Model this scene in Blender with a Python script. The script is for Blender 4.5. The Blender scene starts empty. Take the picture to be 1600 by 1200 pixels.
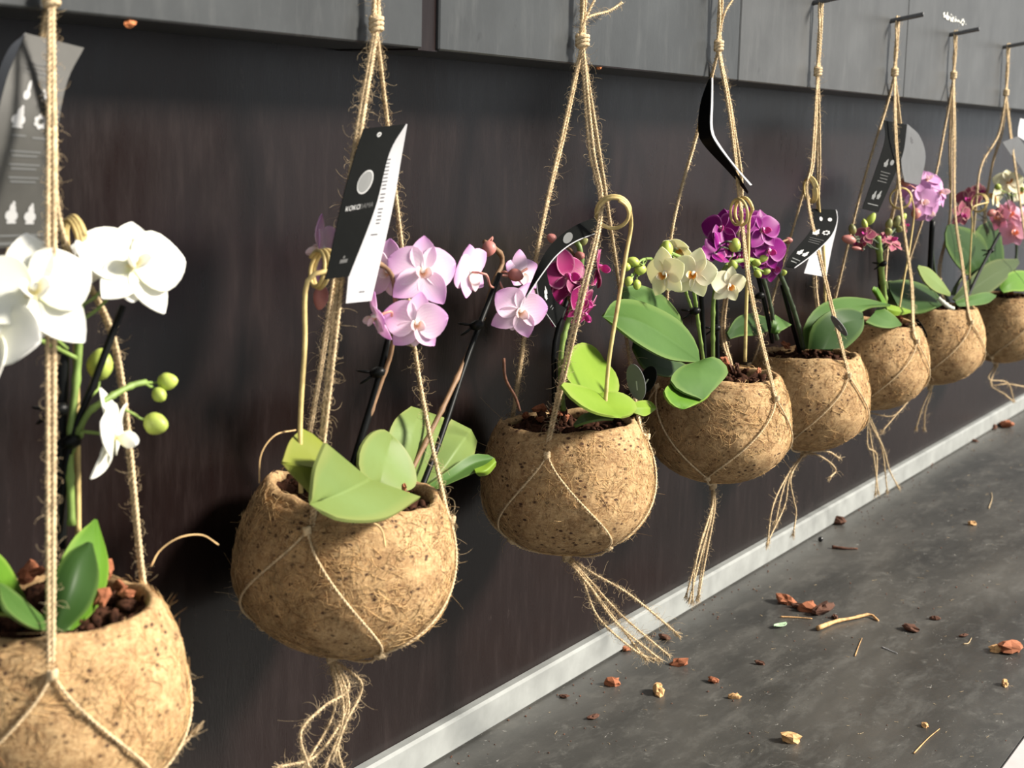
import bpy, math, random
import numpy as np
from mathutils import Vector, Matrix, noise

S = bpy.context.scene
COL = S.collection
random.seed(7)
RNG = np.random.default_rng(11)

# ------------------------------------------------------------------ camera
FPX = 2400.0
PHI = math.radians(1.3)
ex = np.array([1470.0, -360.0, FPX]); ex /= np.linalg.norm(ex)
dn = np.array([-math.sin(PHI), math.cos(PHI), (1470*math.sin(PHI) + 360*math.cos(PHI))/FPX]); dn /= np.linalg.norm(dn)
ey = -np.cross(dn, ex)
RW = np.array([ex, ey, -dn])                      # camera axes (right, down, forward) -> world
CAM = np.array([-0.83207, -0.63404, 0.30241])

def ray(px, py):
    return RW @ np.array([(px-800)/FPX, (py-600)/FPX, 1.0])
def at(px, py, y=0.0):
    """world point seen at a photograph pixel, on the vertical plane Y = y (parallel to the wall)"""
    d = ray(px, py)
    return CAM + d*((y-CAM[1])/d[1])
def atz(px, py, z):
    d = ray(px, py)
    return CAM + d*((z-CAM[2])/d[2])
def cdir(r, u, t):
    """direction given as (right, up, towards the viewer)"""
    v = RW @ np.array([r, -u, -t], float)
    return v/np.linalg.norm(v)

cam_d = bpy.data.cameras.new('camera')
cam_o = bpy.data.objects.new('camera', cam_d)
COL.objects.link(cam_o)
m = np.eye(4)
m[:3, 0] = RW[:, 0]; m[:3, 1] = -RW[:, 1]; m[:3, 2] = -RW[:, 2]; m[:3, 3] = CAM
cam_o.matrix_world = Matrix(m.tolist())
cam_d.sensor_width = 36.0
cam_d.lens = FPX/1600*36
cam_d.clip_start = 0.02
cam_d.dof.use_dof = True
cam_d.dof.focus_distance = 1.38
cam_d.dof.aperture_fstop = 13
S.camera = cam_o

# ------------------------------------------------------------------ light
w = bpy.data.worlds.new('overcast_sky'); S.world = w; w.use_nodes = True
bg = w.node_tree.nodes['Background']
bg.inputs[0].default_value = (0.93, 0.97, 1.0, 1); bg.inputs[1].default_value = 0.50
sd = bpy.data.lights.new('low_sun', 'SUN'); so = bpy.data.objects.new('low_sun', sd); COL.objects.link(so)
SUN = Vector((0.37, -0.77, 0.52)).normalized()      # towards the sun
so.rotation_euler = SUN.to_track_quat('Z', 'Y').to_euler()
sd.energy = 8.0; sd.angle = math.radians(12); sd.color = (1.0, 0.93, 0.82)
vs = S.view_settings
vs.view_transform = 'Standard'; vs.look = 'None'; vs.gamma = 1.0; vs.use_curve_mapping = False
vs.exposure = 0.5

# ------------------------------------------------------------------ materials
def new_mat(name):
    m = bpy.data.materials.new(name); m.use_nodes = True
    nt = m.node_tree
    return m, nt, nt.nodes['Principled BSDF']
def nd(nt, t, **k):
    n = nt.nodes.new(t)
    for a, v in k.items():
        if a.startswith('i_'):
            n.inputs[a[2:].replace('_', ' ')].default_value = v
        else: setattr(n, a, v)
    return n
def coords(nt, scale=(1, 1, 1), kind='Object'):
    tc = nd(nt, 'ShaderNodeTexCoord'); mp = nd(nt, 'ShaderNodeMapping')
    mp.inputs['Scale'].default_value = scale
    nt.links.new(tc.outputs[kind], mp.inputs[0]); return mp.outputs[0]
def noise_n(nt, vec, scale, detail=4, rough=0.55, dist=0.0):
    n = nd(nt, 'ShaderNodeTexNoise'); n.inputs['Scale'].default_value = scale
    n.inputs['Detail'].default_value = detail; n.inputs['Roughness'].default_value = rough; n.inputs['Distortion'].default_value = dist
    nt.links.new(vec, n.inputs['Vector']); return n.outputs['Fac']
def ramp(nt, fac, stops):
    r = nd(nt, 'ShaderNodeValToRGB'); e = r.color_ramp.elements
    while len(e) < len(stops): e.new(0.5)
    for el, (p, c) in zip(e, stops):
        el.position = p; el.color = (c[0], c[1], c[2], 1) if not isinstance(c, (int, float)) else (c, c, c, 1)
    nt.links.new(fac, r.inputs[0]); return r.outputs[0]
def mix(nt, fac, a, b, mode='MIX'):
    n = nd(nt, 'ShaderNodeMixRGB', blend_type=mode)
    for i, v in ((0, fac), (1, a), (2, b)):
        if hasattr(v, 'links'): nt.links.new(v, n.inputs[i])
        else: n.inputs[i].default_value = v if isinstance(v, (int, float)) else (v[0], v[1], v[2], 1)
    return n.outputs[0]
def bump(nt, h, bs, strength=0.3, dist=0.001):
    b = nd(nt, 'ShaderNodeBump'); b.inputs['Strength'].default_value = strength; b.inputs['Distance'].default_value = dist
    nt.links.new(h, b.inputs['Height']); nt.links.new(b.outputs[0], bs.inputs['Normal'])

M = {}
def plain(name, col, rough=0.6, var=0.25, scale=300, spec=0.4, metal=0.0):
    m, nt, b = new_mat(name)
    f = noise_n(nt, coords(nt), scale)
    c = ramp(nt, f, [(0.3, [x*(1-var) for x in col]), (0.7, [min(1, x*(1+var)) for x in col])])
    nt.links.new(c, b.inputs['Base Color']); b.inputs['Roughness'].default_value = rough
    b.inputs['Specular IOR Level'].default_value = spec; b.inputs['Metallic'].default_value = metal
    M[name] = m; return m, nt, b

def mat_wall():
    m, nt, b = new_mat('brown_film_board')
    v = coords(nt)
    big = noise_n(nt, v, 3.0, 5)
    st = noise_n(nt, coords(nt, (90, 90, 16)), 1.0, 6, 0.72)
    fine = noise_n(nt, coords(nt, (900, 900, 160)), 1.0, 2)
    c = ramp(nt, big, [(0.35, (0.0042, 0.0021, 0.0020)), (0.65, (0.0078, 0.0037, 0.0035))])
    sc = ramp(nt, st, [(0.50, 0.0), (0.76, 0.5)])
    c = mix(nt, sc, c, (0.015, 0.0088, 0.0082))
    sp = ramp(nt, noise_n(nt, coords(nt, (45, 45, 25)), 1.0, 6, 0.75), [(0.66, 0.0), (0.74, 0.5)])
    c = mix(nt, sp, c, (0.05, 0.038, 0.036))
    nt.links.new(c, b.inputs['Base Color'])
    r = ramp(nt, st, [(0.3, 0.26), (0.75, 0.36)]); nt.links.new(r, b.inputs['Roughness'])
    b.inputs['Specular IOR Level'].default_value = 0.36
    bump(nt, fine, b, 0.25, 0.0004)
    M['wall'] = m
mat_wall()
def mat_panel(name, base, streak):
    m, nt, b = new_mat(name)
    big = noise_n(nt, coords(nt), 9.0, 6, 0.6)
    st = noise_n(nt, coords(nt, (70, 70, 14)), 1.0, 6, 0.7)
    c = ramp(nt, big, [(0.3, [x*0.72 for x in base]), (0.7, [x*1.22 for x in base])])
    c = mix(nt, ramp(nt, st, [(0.5, 0.0), (0.8, 0.6)]), c, streak)
    dk = ramp(nt, noise_n(nt, coords(nt, (30, 30, 22)), 1.0, 5, 0.7), [(0.66, 0.0), (0.74, 0.55)])
    c = mix(nt, dk, c, [x*0.45 for x in base])
    nt.links.new(c, b.inputs['Base Color']); b.inputs['Roughness'].default_value = 0.36
    b.inputs['Specular IOR Level'].default_value = 0.40
    bump(nt, noise_n(nt, coords(nt, (300, 300, 120)), 1.0, 3), b, 0.2, 0.0005)
    M[name] = m
mat_panel('panel_grey', (0.036, 0.039, 0.041), (0.068, 0.071, 0.072))
mat_panel('panel_pale_sheen', (0.058, 0.060, 0.061), (0.088, 0.089, 0.089))  # paler grey, raised to imitate grazing reflection on the right-hand panels
def mat_shelf():
    m, nt, b = new_mat('scuffed_film_board')
    big = noise_n(nt, coords(nt, (3.0, 9, 9)), 1.0, 5, 0.6)
    c = ramp(nt, big, [(0.35, (0.026, 0.026, 0.0245)), (0.68, (0.070, 0.068, 0.062))])
    sw = noise_n(nt, coords(nt, (14, 34, 20)), 1.0, 7, 0.75, 0.25)
    c = mix(nt, ramp(nt, sw, [(0.5, 0.0), (0.72, 0.55)]), c, (0.115, 0.112, 0.102))
    sw2 = noise_n(nt, coords(nt, (36, 36, 20)), 1.0, 6, 0.8, 0.3)
    c = mix(nt, ramp(nt, sw2, [(0.58, 0.0), (0.70, 0.5)]), c, (0.15, 0.147, 0.135))
    fl = noise_n(nt, coords(nt, (110, 190, 100)), 1.0, 3, 0.6, 1.5)
    c = mix(nt, ramp(nt, fl, [(0.69, 0.0), (0.72, 0.8)]), c, (0.30, 0.29, 0.27))
    nt.links.new(c, b.inputs['Base Color'])
    r = ramp(nt, sw, [(0.3, 0.30), (0.75, 0.50)]); nt.links.new(r, b.inputs['Roughness'])
    b.inputs['Specular IOR Level'].default_value = 0.5
    bump(nt, noise_n(nt, coords(nt, (500, 500, 500)), 1.0, 3), b, 0.15, 0.0004)
    M['shelf'] = m
mat_shelf()
def mat_coir():
    m, nt, b = new_mat('coir_fibre')
    v = coords(nt)
    oi = nd(nt, 'ShaderNodeObjectInfo'); va = nd(nt, 'ShaderNodeVectorMath', operation='ADD')
    nt.links.new(v, va.inputs[0]); nt.links.new(oi.outputs['Random'], va.inputs[1]); v = va.outputs[0]
    n1 = noise_n(nt, v, 60, 6, 0.7, 0.3)
    n2 = noise_n(nt, coords(nt, (260, 260, 600)), 1.0, 4, 0.7, 0.8)
    n3 = noise_n(nt, coords(nt, (520, 420, 190)), 1.0, 4, 0.75, 0.8)
    c = ramp(nt, n1, [(0.28, (0.17, 0.092, 0.040)), (0.42, (0.30, 0.18, 0.083)), (0.58, (0.42, 0.275, 0.135)), (0.78, (0.54, 0.38, 0.20))])
    c = mix(nt, ramp(nt, n2, [(0.48, 0.0), (0.66, 0.55)]), c, (0.62, 0.44, 0.235))
    c = mix(nt, ramp(nt, n3, [(0.50, 0.0), (0.66, 0.7)]), c, (0.13, 0.065, 0.030))
    vo = nd(nt, 'ShaderNodeTexVoronoi'); vo.inputs['Scale'].default_value = 150; nt.links.new(coords(nt, (1, 1, 1.6)), vo.inputs['Vector'])
    sp = ramp(nt, vo.outputs['Distance'], [(0.20, 1.0), (0.36, 0.0)])
    spm = ramp(nt, noise_n(nt, v, 70, 3), [(0.47, 0.0), (0.56, 1.0)])
    c = mix(nt, mix(nt, 1.0, sp, spm, 'MULTIPLY'), c, (0.06, 0.03, 0.018))
    nt.links.new(c, b.inputs['Base Color']); b.inputs['Roughness'].default_value = 0.85
    b.inputs['Specular IOR Level'].default_value = 0.2
    bump(nt, mix(nt, 0.5, n2, n3), b, 0.7, 0.0010)
    M['coir'] = m
mat_coir()
def thin(name, col, trans=0.35, rough=0.7, var=0.3, scale=500):
    m, nt, b = plain(name, col, rough, var, scale, 0.25)
    t = nd(nt, 'ShaderNodeBsdfTranslucent'); src = b.inputs['Base Color'].links[0].from_socket
    nt.links.new(src, t.inputs[0])
    mx = nd(nt, 'ShaderNodeMixShader'); mx.inputs[0].default_value = trans
    nt.links.new(b.outputs[0], mx.inputs[1]); nt.links.new(t.outputs[0], mx.inputs[2])
    nt.links.new(mx.outputs[0], nt.nodes['Material Output'].inputs[0]); return m
thin('coir_hair', (0.66, 0.45, 0.22), 0.2, 0.8, 0.45, 60)
thin('coir_dark', (0.24, 0.125, 0.055), 0.1, 0.8, 0.45, 60)
thin('jute', (0.64, 0.49, 0.30), 0.10, 0.85, 0.30, 260)
thin('jute_fuzz', (0.62, 0.49, 0.31), 0.35)
thin('willow', (0.55, 0.42, 0.18), 0.05, 0.45, 0.35, 90)
plain('bark', (0.28, 0.095, 0.042), 0.85, 0.6, 180)
plain('bark_dark', (0.085, 0.035, 0.02), 0.9, 0.6, 180)
plain('bark_pale', (0.52, 0.30, 0.13), 0.8, 0.4, 200)
plain('soil', (0.040, 0.017, 0.010), 0.95, 0.8, 220, 0.08)
plain('black_plastic', (0.0035, 0.004, 0.004), 0.42, 0.2, 200, 0.16)
plain('card_black', (0.0028, 0.0032, 0.0031), 0.6, 0.1, 200, 0.03)
plain('card_sky_gloss', (0.050, 0.049, 0.045), 0.5, 0.1, 60, 0.15)  # dark card with the gloss reflection of the sky mixed into its colour
plain('card_white', (0.36, 0.36, 0.375), 0.5, 0.04, 60)
plain('card_silver', (0.085, 0.087, 0.09), 0.45, 0.08, 60)
plain('print_white', (0.32, 0.32, 0.32), 0.6, 0.02)
plain('print_grey', (0.085, 0.088, 0.088), 0.6, 0.06, 40)
plain('print_dim', (0.03, 0.03, 0.029), 0.6, 0.05)
plain('print_dark', (0.06, 0.06, 0.065), 0.7, 0.05)
plain('nail_steel', (0.11, 0.113, 0.118), 0.4, 0.3, 100, 0.4, 0.3)
plain('trim_metal', (0.215, 0.225, 0.22), 0.55, 0.16, 30, 0.4)
plain('edge_white', (0.45, 0.43, 0.43), 0.6, 0.1, 20)
plain('smear', (0.62, 0.62, 0.58), 0.8, 0.3, 120)
plain('stem_brown', (0.20, 0.115, 0.06), 0.6, 0.3, 80)
plain('stem_green', (0.17, 0.25, 0.06), 0.5, 0.25, 80)
plain('stem_dark', (0.045, 0.065, 0.035), 0.5, 0.25, 80)
plain('stem_pink', (0.52, 0.22, 0.18), 0.5, 0.2, 80)
plain('ground', (0.10, 0.098, 0.092), 0.85, 0.25, 12, 0.2)
plain('pebble', (0.008, 0.008, 0.009), 0.3, 0.2, 100)
plain('orange_wood', (0.50, 0.17, 0.06), 0.8, 0.3, 300)
plain('green_bit', (0.30, 0.42, 0.27), 0.6, 0.3, 200)
thin('root', (0.52, 0.53, 0.45), 0.1, 0.6)

def pigment(name, stops, trans=0.38, vein=None, rough=0.45, edge=None, spec=0.25):
    """petal / leaf skin: pigment runs from the base of the blade to its tip"""
    m, nt, b = new_mat(name)
    a = nd(nt, 'ShaderNodeAttribute', attribute_name='pt')
    sx = nd(nt, 'ShaderNodeSeparateXYZ'); nt.links.new(a.outputs['Vector'], sx.inputs[0])
    nz = noise_n(nt, coords(nt), 140, 3)
    ad = nd(nt, 'ShaderNodeMath', operation='MULTIPLY_ADD'); nt.links.new(nz, ad.inputs[0]); ad.inputs[1].default_value = 0.34
    su = nd(nt, 'ShaderNodeMath', operation='SUBTRACT'); nt.links.new(sx.outputs[0], su.inputs[0]); su.inputs[1].default_value = 0.17
    nt.links.new(su.outputs[0], ad.inputs[2])
    c = ramp(nt, ad.outputs[0], stops)
    if vein:
        wv = nd(nt, 'ShaderNodeMath', operation='SINE'); ml = nd(nt, 'ShaderNodeMath', operation='MULTIPLY'); ml.inputs[1].default_value = 34
        nt.links.new(sx.outputs[1], ml.inputs[0]); nt.links.new(ml.outputs[0], wv.inputs[0])
        c = mix(nt, ramp(nt, wv.outputs[0], [(0.5, 0.0), (1.0, 0.35)]), c, vein)
    if edge:
        c = mix(nt, ramp(nt, sx.outputs[1], [(0.82, 0.0), (0.97, 0.8)]), c, edge)
    nt.links.new(c, b.inputs['Base Color']); b.inputs['Roughness'].default_value = rough; b.inputs['Specular IOR Level'].default_value = spec
    t = nd(nt, 'ShaderNodeBsdfTranslucent'); nt.links.new(c, t.inputs[0])
    mx = nd(nt, 'ShaderNodeMixShader'); mx.inputs[0].default_value = trans
    nt.links.new(b.outputs[0], mx.inputs[1]); nt.links.new(t.outputs[0], mx.inputs[2])
    nt.links.new(mx.outputs[0], nt.nodes['Material Output'].inputs[0])
    M[name] = m
pigment('petal_white', [(0.0, (0.74, 0.80, 0.36)), (0.22, (0.88, 0.88, 0.78)), (1, (0.92, 0.91, 0.89))])
pigment('petal_pink', [(0.0, (0.93, 0.88, 0.91)), (0.45, (0.90, 0.72, 0.85)), (0.8, (0.76, 0.44, 0.74)), (1, (0.68, 0.36, 0.69))], vein=(0.80, 0.50, 0.74))
pigment('petal_magenta', [(0.0, (0.62, 0.25, 0.40)), (0.3, (0.30, 0.016, 0.12)), (1, (0.22, 0.010, 0.095))], 0.3, edge=(0.62, 0.25, 0.40))
pigment('petal_cream', [(0.0, (0.90, 0.80, 0.62)), (0.4, (0.92, 0.88, 0.70)), (1, (0.90, 0.90, 0.62))])
pigment('petal_purple', [(0.0, (0.60, 0.30, 0.55)), (0.25, (0.27, 0.009, 0.21)), (1, (0.22, 0.006, 0.18))], 0.3, edge=(0.52, 0.16, 0.46))
pigment('petal_dusky', [(0.0, (0.62, 0.40, 0.36)), (0.4, (0.36, 0.07, 0.15)), (1, (0.44, 0.16, 0.18))], 0.3, edge=(0.75, 0.50, 0.38))
pigment('petal_lilac', [(0.0, (0.85, 0.62, 0.80)), (0.4, (0.70, 0.37, 0.64)), (1, (0.66, 0.36, 0.64))])
pigment('petal_salmon', [(0.0, (0.88, 0.42, 0.36)), (0.35, (0.76, 0.38, 0.48)), (1, (0.72, 0.40, 0.58))])
pigment('lip_white', [(0.0, (0.90, 0.80, 0.30)), (0.5, (0.92, 0.91, 0.86)), (1, (0.92, 0.91, 0.89))])
pigment('lip_pink', [(0.0, (0.85, 0.45, 0.12)), (0.45, (0.90, 0.76, 0.74)), (1, (0.88, 0.70, 0.80))])
pigment('lip_magenta', [(0.0, (0.8, 0.6, 0.5)), (0.4, (0.50, 0.03, 0.26)), (1, (0.62, 0.10, 0.36))], 0.2)
pigment('lip_orange', [(0.0, (0.60, 0.20, 0.02)), (0.45, (0.75, 0.34, 0.05)), (0.7, (0.92, 0.82, 0.55)), (1, (0.92, 0.90, 0.80))], 0.2)
pigment('lip_salmon', [(0.0, (0.85, 0.55, 0.2)), (0.4, (0.88, 0.34, 0.20)), (1, (0.88, 0.44, 0.36))], 0.2)
plain('bud_green', (0.36, 0.44, 0.085), 0.45, 0.25, 60)
plain('bud_salmon', (0.42, 0.16, 0.14), 0.5, 0.25, 60)
plain('bud_olive', (0.22, 0.22, 0.08), 0.5, 0.4, 90)
plain('column_white', (0.88, 0.86, 0.78), 0.4, 0.05)
plain('column_pink', (0.85, 0.62, 0.72), 0.4, 0.1)
plain('column_magenta', (0.55, 0.10, 0.30), 0.4, 0.1)
def leafm(name, a, b_, edge):
    pigment(name, [(0.0, a), (0.5, b_), (1, a)], 0.22, None, 0.5, edge, 0.22)
leafm('leaf_bright', (0.065, 0.155, 0.012), (0.095, 0.21, 0.018), (0.17, 0.28, 0.04))
leafm('leaf_pale', (0.150, 0.205, 0.052), (0.165, 0.235, 0.075), (0.21, 0.245, 0.075))
leafm('leaf_lime', (0.150, 0.250, 0.020), (0.185, 0.290, 0.030), (0.22, 0.30, 0.05))
leafm('leaf_mid', (0.048, 0.108, 0.020), (0.066, 0.138, 0.030), (0.12, 0.19, 0.05))
leafm('leaf_dark', (0.018, 0.048, 0.008), (0.024, 0.060, 0.011), (0.075, 0.13, 0.028))
leafm('leaf_olive', (0.185, 0.215, 0.030), (0.195, 0.225, 0.045), (0.24, 0.24, 0.055))
leafm('leaf_grey', (0.045, 0.070, 0.020), (0.058, 0.088, 0.027), (0.10, 0.125, 0.04))
M['leaf_olive2'] = M['leaf_olive']

# ------------------------------------------------------------------ mesh helpers
class MB:
    def __init__(s): s.v = []; s.f = []; s.n = 0; s.pt = None
    def add(s, v, f):
        v = np.asarray(v, float).reshape(-1, 3)
        f = np.asarray(f, int)
        s.v.append(v); s.f.append(f + s.n); s.n += len(v); return s
    def data(s, name, mat, origin=(0, 0, 0), smooth=True):
        me = bpy.data.meshes.new(name)
        v = (np.vstack(s.v) - np.asarray(origin, float))
        fl = []
        for f in s.f: fl.extend(f.tolist())
        me.from_pydata(v.tolist(), [], fl)
        if smooth: me.polygons.foreach_set('use_smooth', [True]*len(me.polygons))
        if s.pt is not None:
            at_ = me.attributes.new('pt', 'FLOAT_COLOR', 'POINT')
            at_.data.foreach_set('color', np.hstack([s.pt, np.ones((len(s.pt), 1))]).ravel())
        me.materials.append(M[mat]); me.update(); return me
    def build(s, name, mat, parent=None, smooth=True, origin=None):
        """origin: world position of the new object; children keep their parent's position as origin"""
        o0 = np.asarray(WP.get(parent.name, (0, 0, 0)) if parent else (0, 0, 0), float)
        og = np.asarray(origin, float) if origin is not None else o0
        me = s.data(name, mat, og, smooth)
        return link(name, me, parent, og - o0, og)
WP = {}
def link(name, me, parent=None, loc=(0, 0, 0), wp=None):
    o = bpy.data.objects.new(name, me); COL.objects.link(o)
    if parent: o.parent = parent
    o.location = [float(x) for x in loc]
    WP[o.name] = tuple(wp if wp is not None else loc)
    return o
def thing(name, loc, label, cat, group=None):
    o = link(name, None, None, loc); tag(o, label, cat, group); o.empty_display_size = 0.01; return o
def tag(o, label=None, cat=None, group=None, kind=None):
    if label: o['label'] = label
    if cat: o['category'] = cat
    if group: o['group'] = group
    if kind: o['kind'] = kind
    return o
def nrm(v): v = np.asarray(v, float); return v/(np.linalg.norm(v, axis=-1, keepdims=True) + 1e-12)
def spline(P, n):
    """Catmull-Rom through the points, n samples evenly spread by length"""
    P = np.asarray(P, float)
    if len(P) == 2:
        t = np.linspace(0, 1, n)[:, None]; return P[0]*(1-t) + P[1]*t
    Q = np.vstack([2*P[0]-P[1], P, 2*P[-1]-P[-2]]); out = []
    for i in range(len(P)-1):
        p0, p1, p2, p3 = Q[i:i+4]
        t = np.linspace(0, 1, 24, endpoint=False)[:, None]
        out.append(0.5*(2*p1 + (p2-p0)*t + (2*p0-5*p1+4*p2-p3)*t*t + (3*p1-p0-3*p2+p3)*t**3))
    out.append(P[-1:]); C = np.vstack(out)
    d = np.r_[0, np.cumsum(np.linalg.norm(np.diff(C, axis=0), axis=1))]
    s = np.linspace(0, d[-1], n)
    return np.stack([np.interp(s, d, C[:, k]) for k in range(3)], 1)
def frames(P):
    T = nrm(np.gradient(P, axis=0))
    w_, V = np.linalg.eigh(T.T @ T); ref = V[:, 0]
    A = nrm(np.cross(T, ref)); B = np.cross(T, A)
    return T, A, B
def tube_vf(P, r, k=6, cap=True):
    P = np.asarray(P, float); n = len(P); r = np.broadcast_to(np.asarray(r, float), (n,))
    T, A, B = frames(P)
    a = np.arange(k)*2*np.pi/k
    V = P[:, None, :] + r[:, None, None]*(np.cos(a)[None, :, None]*A[:, None, :] + np.sin(a)[None, :, None]*B[:, None, :])
    i = np.arange(n-1)[:, None]*k; j = np.arange(k)[None, :]; j2 = (j+1) % k
    F = np.stack([i+j, i+j2, i+k+j2, i+k+j], -1).reshape(-1, 4)
    return V.reshape(-1, 3), F, k, n
def tube(mb, P, r, k=6):
    V, F, k, n = tube_vf(P, r, k)
    mb.add(V, F)
    base = mb.n - len(V)
    mb.f.append(np.array([list(range(k))[::-1]]) + base); mb.f.append(np.array([list(range(k))]) + base + (n-1)*k)
    return mb
def rope(mb, P, r=0.0014, pitch=0.006, step=0.0014, k=5):
    """two-ply twisted jute"""
    P = np.asarray(P, float)
    L = np.linalg.norm(np.diff(P, axis=0), axis=1).sum(); n = max(6, int(L/step))
    C = spline(P, n); T, A, B = frames(C)
    ph = np.linspace(0, L, n)/pitch*2*np.pi + random.random()*6
    for s in (0, np.pi):
        off = r*0.52*(np.cos(ph+s)[:, None]*A + np.sin(ph+s)[:, None]*B)
        tube(mb, C+off, r*0.62, k)
    return C
def strands(mb, P, r, k=3):
    """many thin tubes at once; P has shape (n, m, 3)"""
    n, m_, _ = P.shape
    T = nrm(np.gradient(P, axis=1)); ref = nrm(RNG.normal(size=(n, 1, 3)))
    A = nrm(np.cross(T, ref)); B = np.cross(T, A)
    a = np.arange(k)*2*np.pi/k
    tp = np.linspace(1, 0.45, m_)[None, :, None, None]
    V = P[:, :, None, :] + r*tp*(np.cos(a)[None, None, :, None]*A[:, :, None, :] + np.sin(a)[None, None, :, None]*B[:, :, None, :])
    q = np.arange(n)[:, None, None]*m_*k; i = np.arange(m_-1)[None, :, None]*k; j = np.arange(k)[None, None, :]; j2 = (j+1) % k
    F = np.stack([q+i+j, q+i+j2, q+i+k+j2, q+i+k+j], -1).reshape(-1, 4)
    mb.add(V.reshape(-1, 3), F)
def fuzz(mb, C, n, length=0.006, r=0.00011):
    idx = RNG.integers(0, len(C), n); T = nrm(np.gradient(C, axis=0))[idx]
    out = nrm(np.cross(T, RNG.normal(size=(n, 3)))); d = nrm(out*0.75 + T*RNG.uniform(-1, 1, (n, 1)))
    e = nrm(np.cross(d, RNG.normal(size=(n, 3)))); g = np.cross(d, e)
    l = length*np.where(RNG.uniform(size=n) < 0.82, RNG.uniform(0.25, 0.8, n), RNG.uniform(0.8, 2.6, n))[:, None, None]
    k = RNG.uniform(1.2, 5.5, n)[:, None, None]; t = np.linspace(0, 1, 7)[None, :, None]
    P = C[idx][:, None, :] + l*(np.sin(k*t)/k*d[:, None, :] + (1-np.cos(k*t))/k*e[:, None, :] + t*t*g[:, None, :]*RNG.normal(size=(n, 1, 1))*0.35)
    strands(mb, P, r)
def sheet(P, th, flip=False):
    """closed thin solid from a grid of points (nv, nu, 3)"""
    nv, nu, _ = P.shape
    N = nrm(np.cross(np.gradient(P, axis=1), np.gradient(P, axis=0)))
    N = np.nan_to_num(N)
    a = (P + N*th/2).reshape(-1, 3); b = (P - N*th/2).reshape(-1, 3); K = nv*nu
    i = np.arange(nv-1)[:, None]*nu; j = np.arange(nu-1)[None, :]
    q = np.stack([i+j, i+j+1, i+nu+j+1, i+nu+j], -1).reshape(-1, 4)
    F = [q, q[:, ::-1] + K]
    e = []; lo = 2*K; hi = 3*K
    for j in range(nu-1):
        e.append([lo+j, hi+j, hi+j+1, lo+j+1]); t = (nv-1)*nu + j; e.append([lo+t, lo+t+1, hi+t+1, hi+t])
    for i in range(nv-1):
        t = i*nu; e.append([lo+t, lo+t+nu, hi+t+nu, hi+t]); t = i*nu+nu-1; e.append([lo+t, hi+t, hi+t+nu, lo+t+nu])
    F = np.vstack(F + [np.array(e)])
    tv = np.repeat(np.linspace(0, 1, nv), nu); su = np.tile(np.abs(np.linspace(-1, 1, nu)), nv)
    pt = np.stack([tv, su, 0*tv], 1)
    V = np.vstack([a, b, a, b]); pt = np.vstack([pt]*4)
    used = np.unique(F); mp = np.full(4*K, -1); mp[used] = np.arange(len(used))
    return V[used], mp[F], pt[used]
def sheet_mb(P, th):
    V, F, pt = sheet(np.asarray(P, float), th); mb = MB(); mb.add(V, F); mb.pt = pt; return mb
def box_vf(lo, hi):
    x0, y0, z0 = lo; x1, y1, z1 = hi
    v = [(x0,y0,z0),(x1,y0,z0),(x1,y1,z0),(x0,y1,z0),(x0,y0,z1),(x1,y0,z1),(x1,y1,z1),(x0,y1,z1)]
    f = [(0,3,2,1),(4,5,6,7),(0,1,5,4),(1,2,6,5),(2,3,7,6),(3,0,4,7)]
    return v, f
def bevel_box(mb, lo, hi, b):
    """box with chamfered edges"""
    lo = np.array(lo, float); hi = np.array(hi, float); V = []; idx = {}
    for sx in (0, 1):
        for sy in (0, 1):
            for sz in (0, 1):
                c = np.array([(lo, hi)[sx][0], (lo, hi)[sy][1], (lo, hi)[sz][2]]); d = np.array([1-2*sx, 1-2*sy, 1-2*sz])*b
                for ax in range(3):
                    p = c + d; p[ax] = c[ax]; idx[(sx, sy, sz, ax)] = len(V); V.append(p)
    F = []
    def fc(l): F.append(l)
    tri = []
    for s in (0, 1):
        fc([idx[(s,0,0,0)], idx[(s,1,0,0)], idx[(s,1,1,0)], idx[(s,0,1,0)]])
        fc([idx[(0,s,0,1)], idx[(1,s,0,1)], idx[(1,s,1,1)], idx[(0,s,1,1)]])
        fc([idx[(0,0,s,2)], idx[(1,0,s,2)], idx[(1,1,s,2)], idx[(0,1,s,2)]])
        for t in (0, 1):
            fc([idx[(0,s,t,1)], idx[(1,s,t,1)], idx[(1,s,t,2)], idx[(0,s,t,2)]])
            fc([idx[(s,0,t,0)], idx[(s,1,t,0)], idx[(s,1,t,2)], idx[(s,0,t,2)]])
            fc([idx[(s,t,0,0)], idx[(s,t,1,0)], idx[(s,t,1,1)], idx[(s,t,0,1)]])
            for u in (0, 1): tri.append([idx[(s,t,u,0)], idx[(s,t,u,1)], idx[(s,t,u,2)]])
    n0 = mb.n; mb.add(V, F); mb.f.append(np.array(tri) + n0)
    return mb
def fix_normals(o):
    import bmesh
    b = bmesh.new(); b.from_mesh(o.data); bmesh.ops.recalc_face_normals(b, faces=b.faces); b.to_mesh(o.data); b.free()
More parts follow.
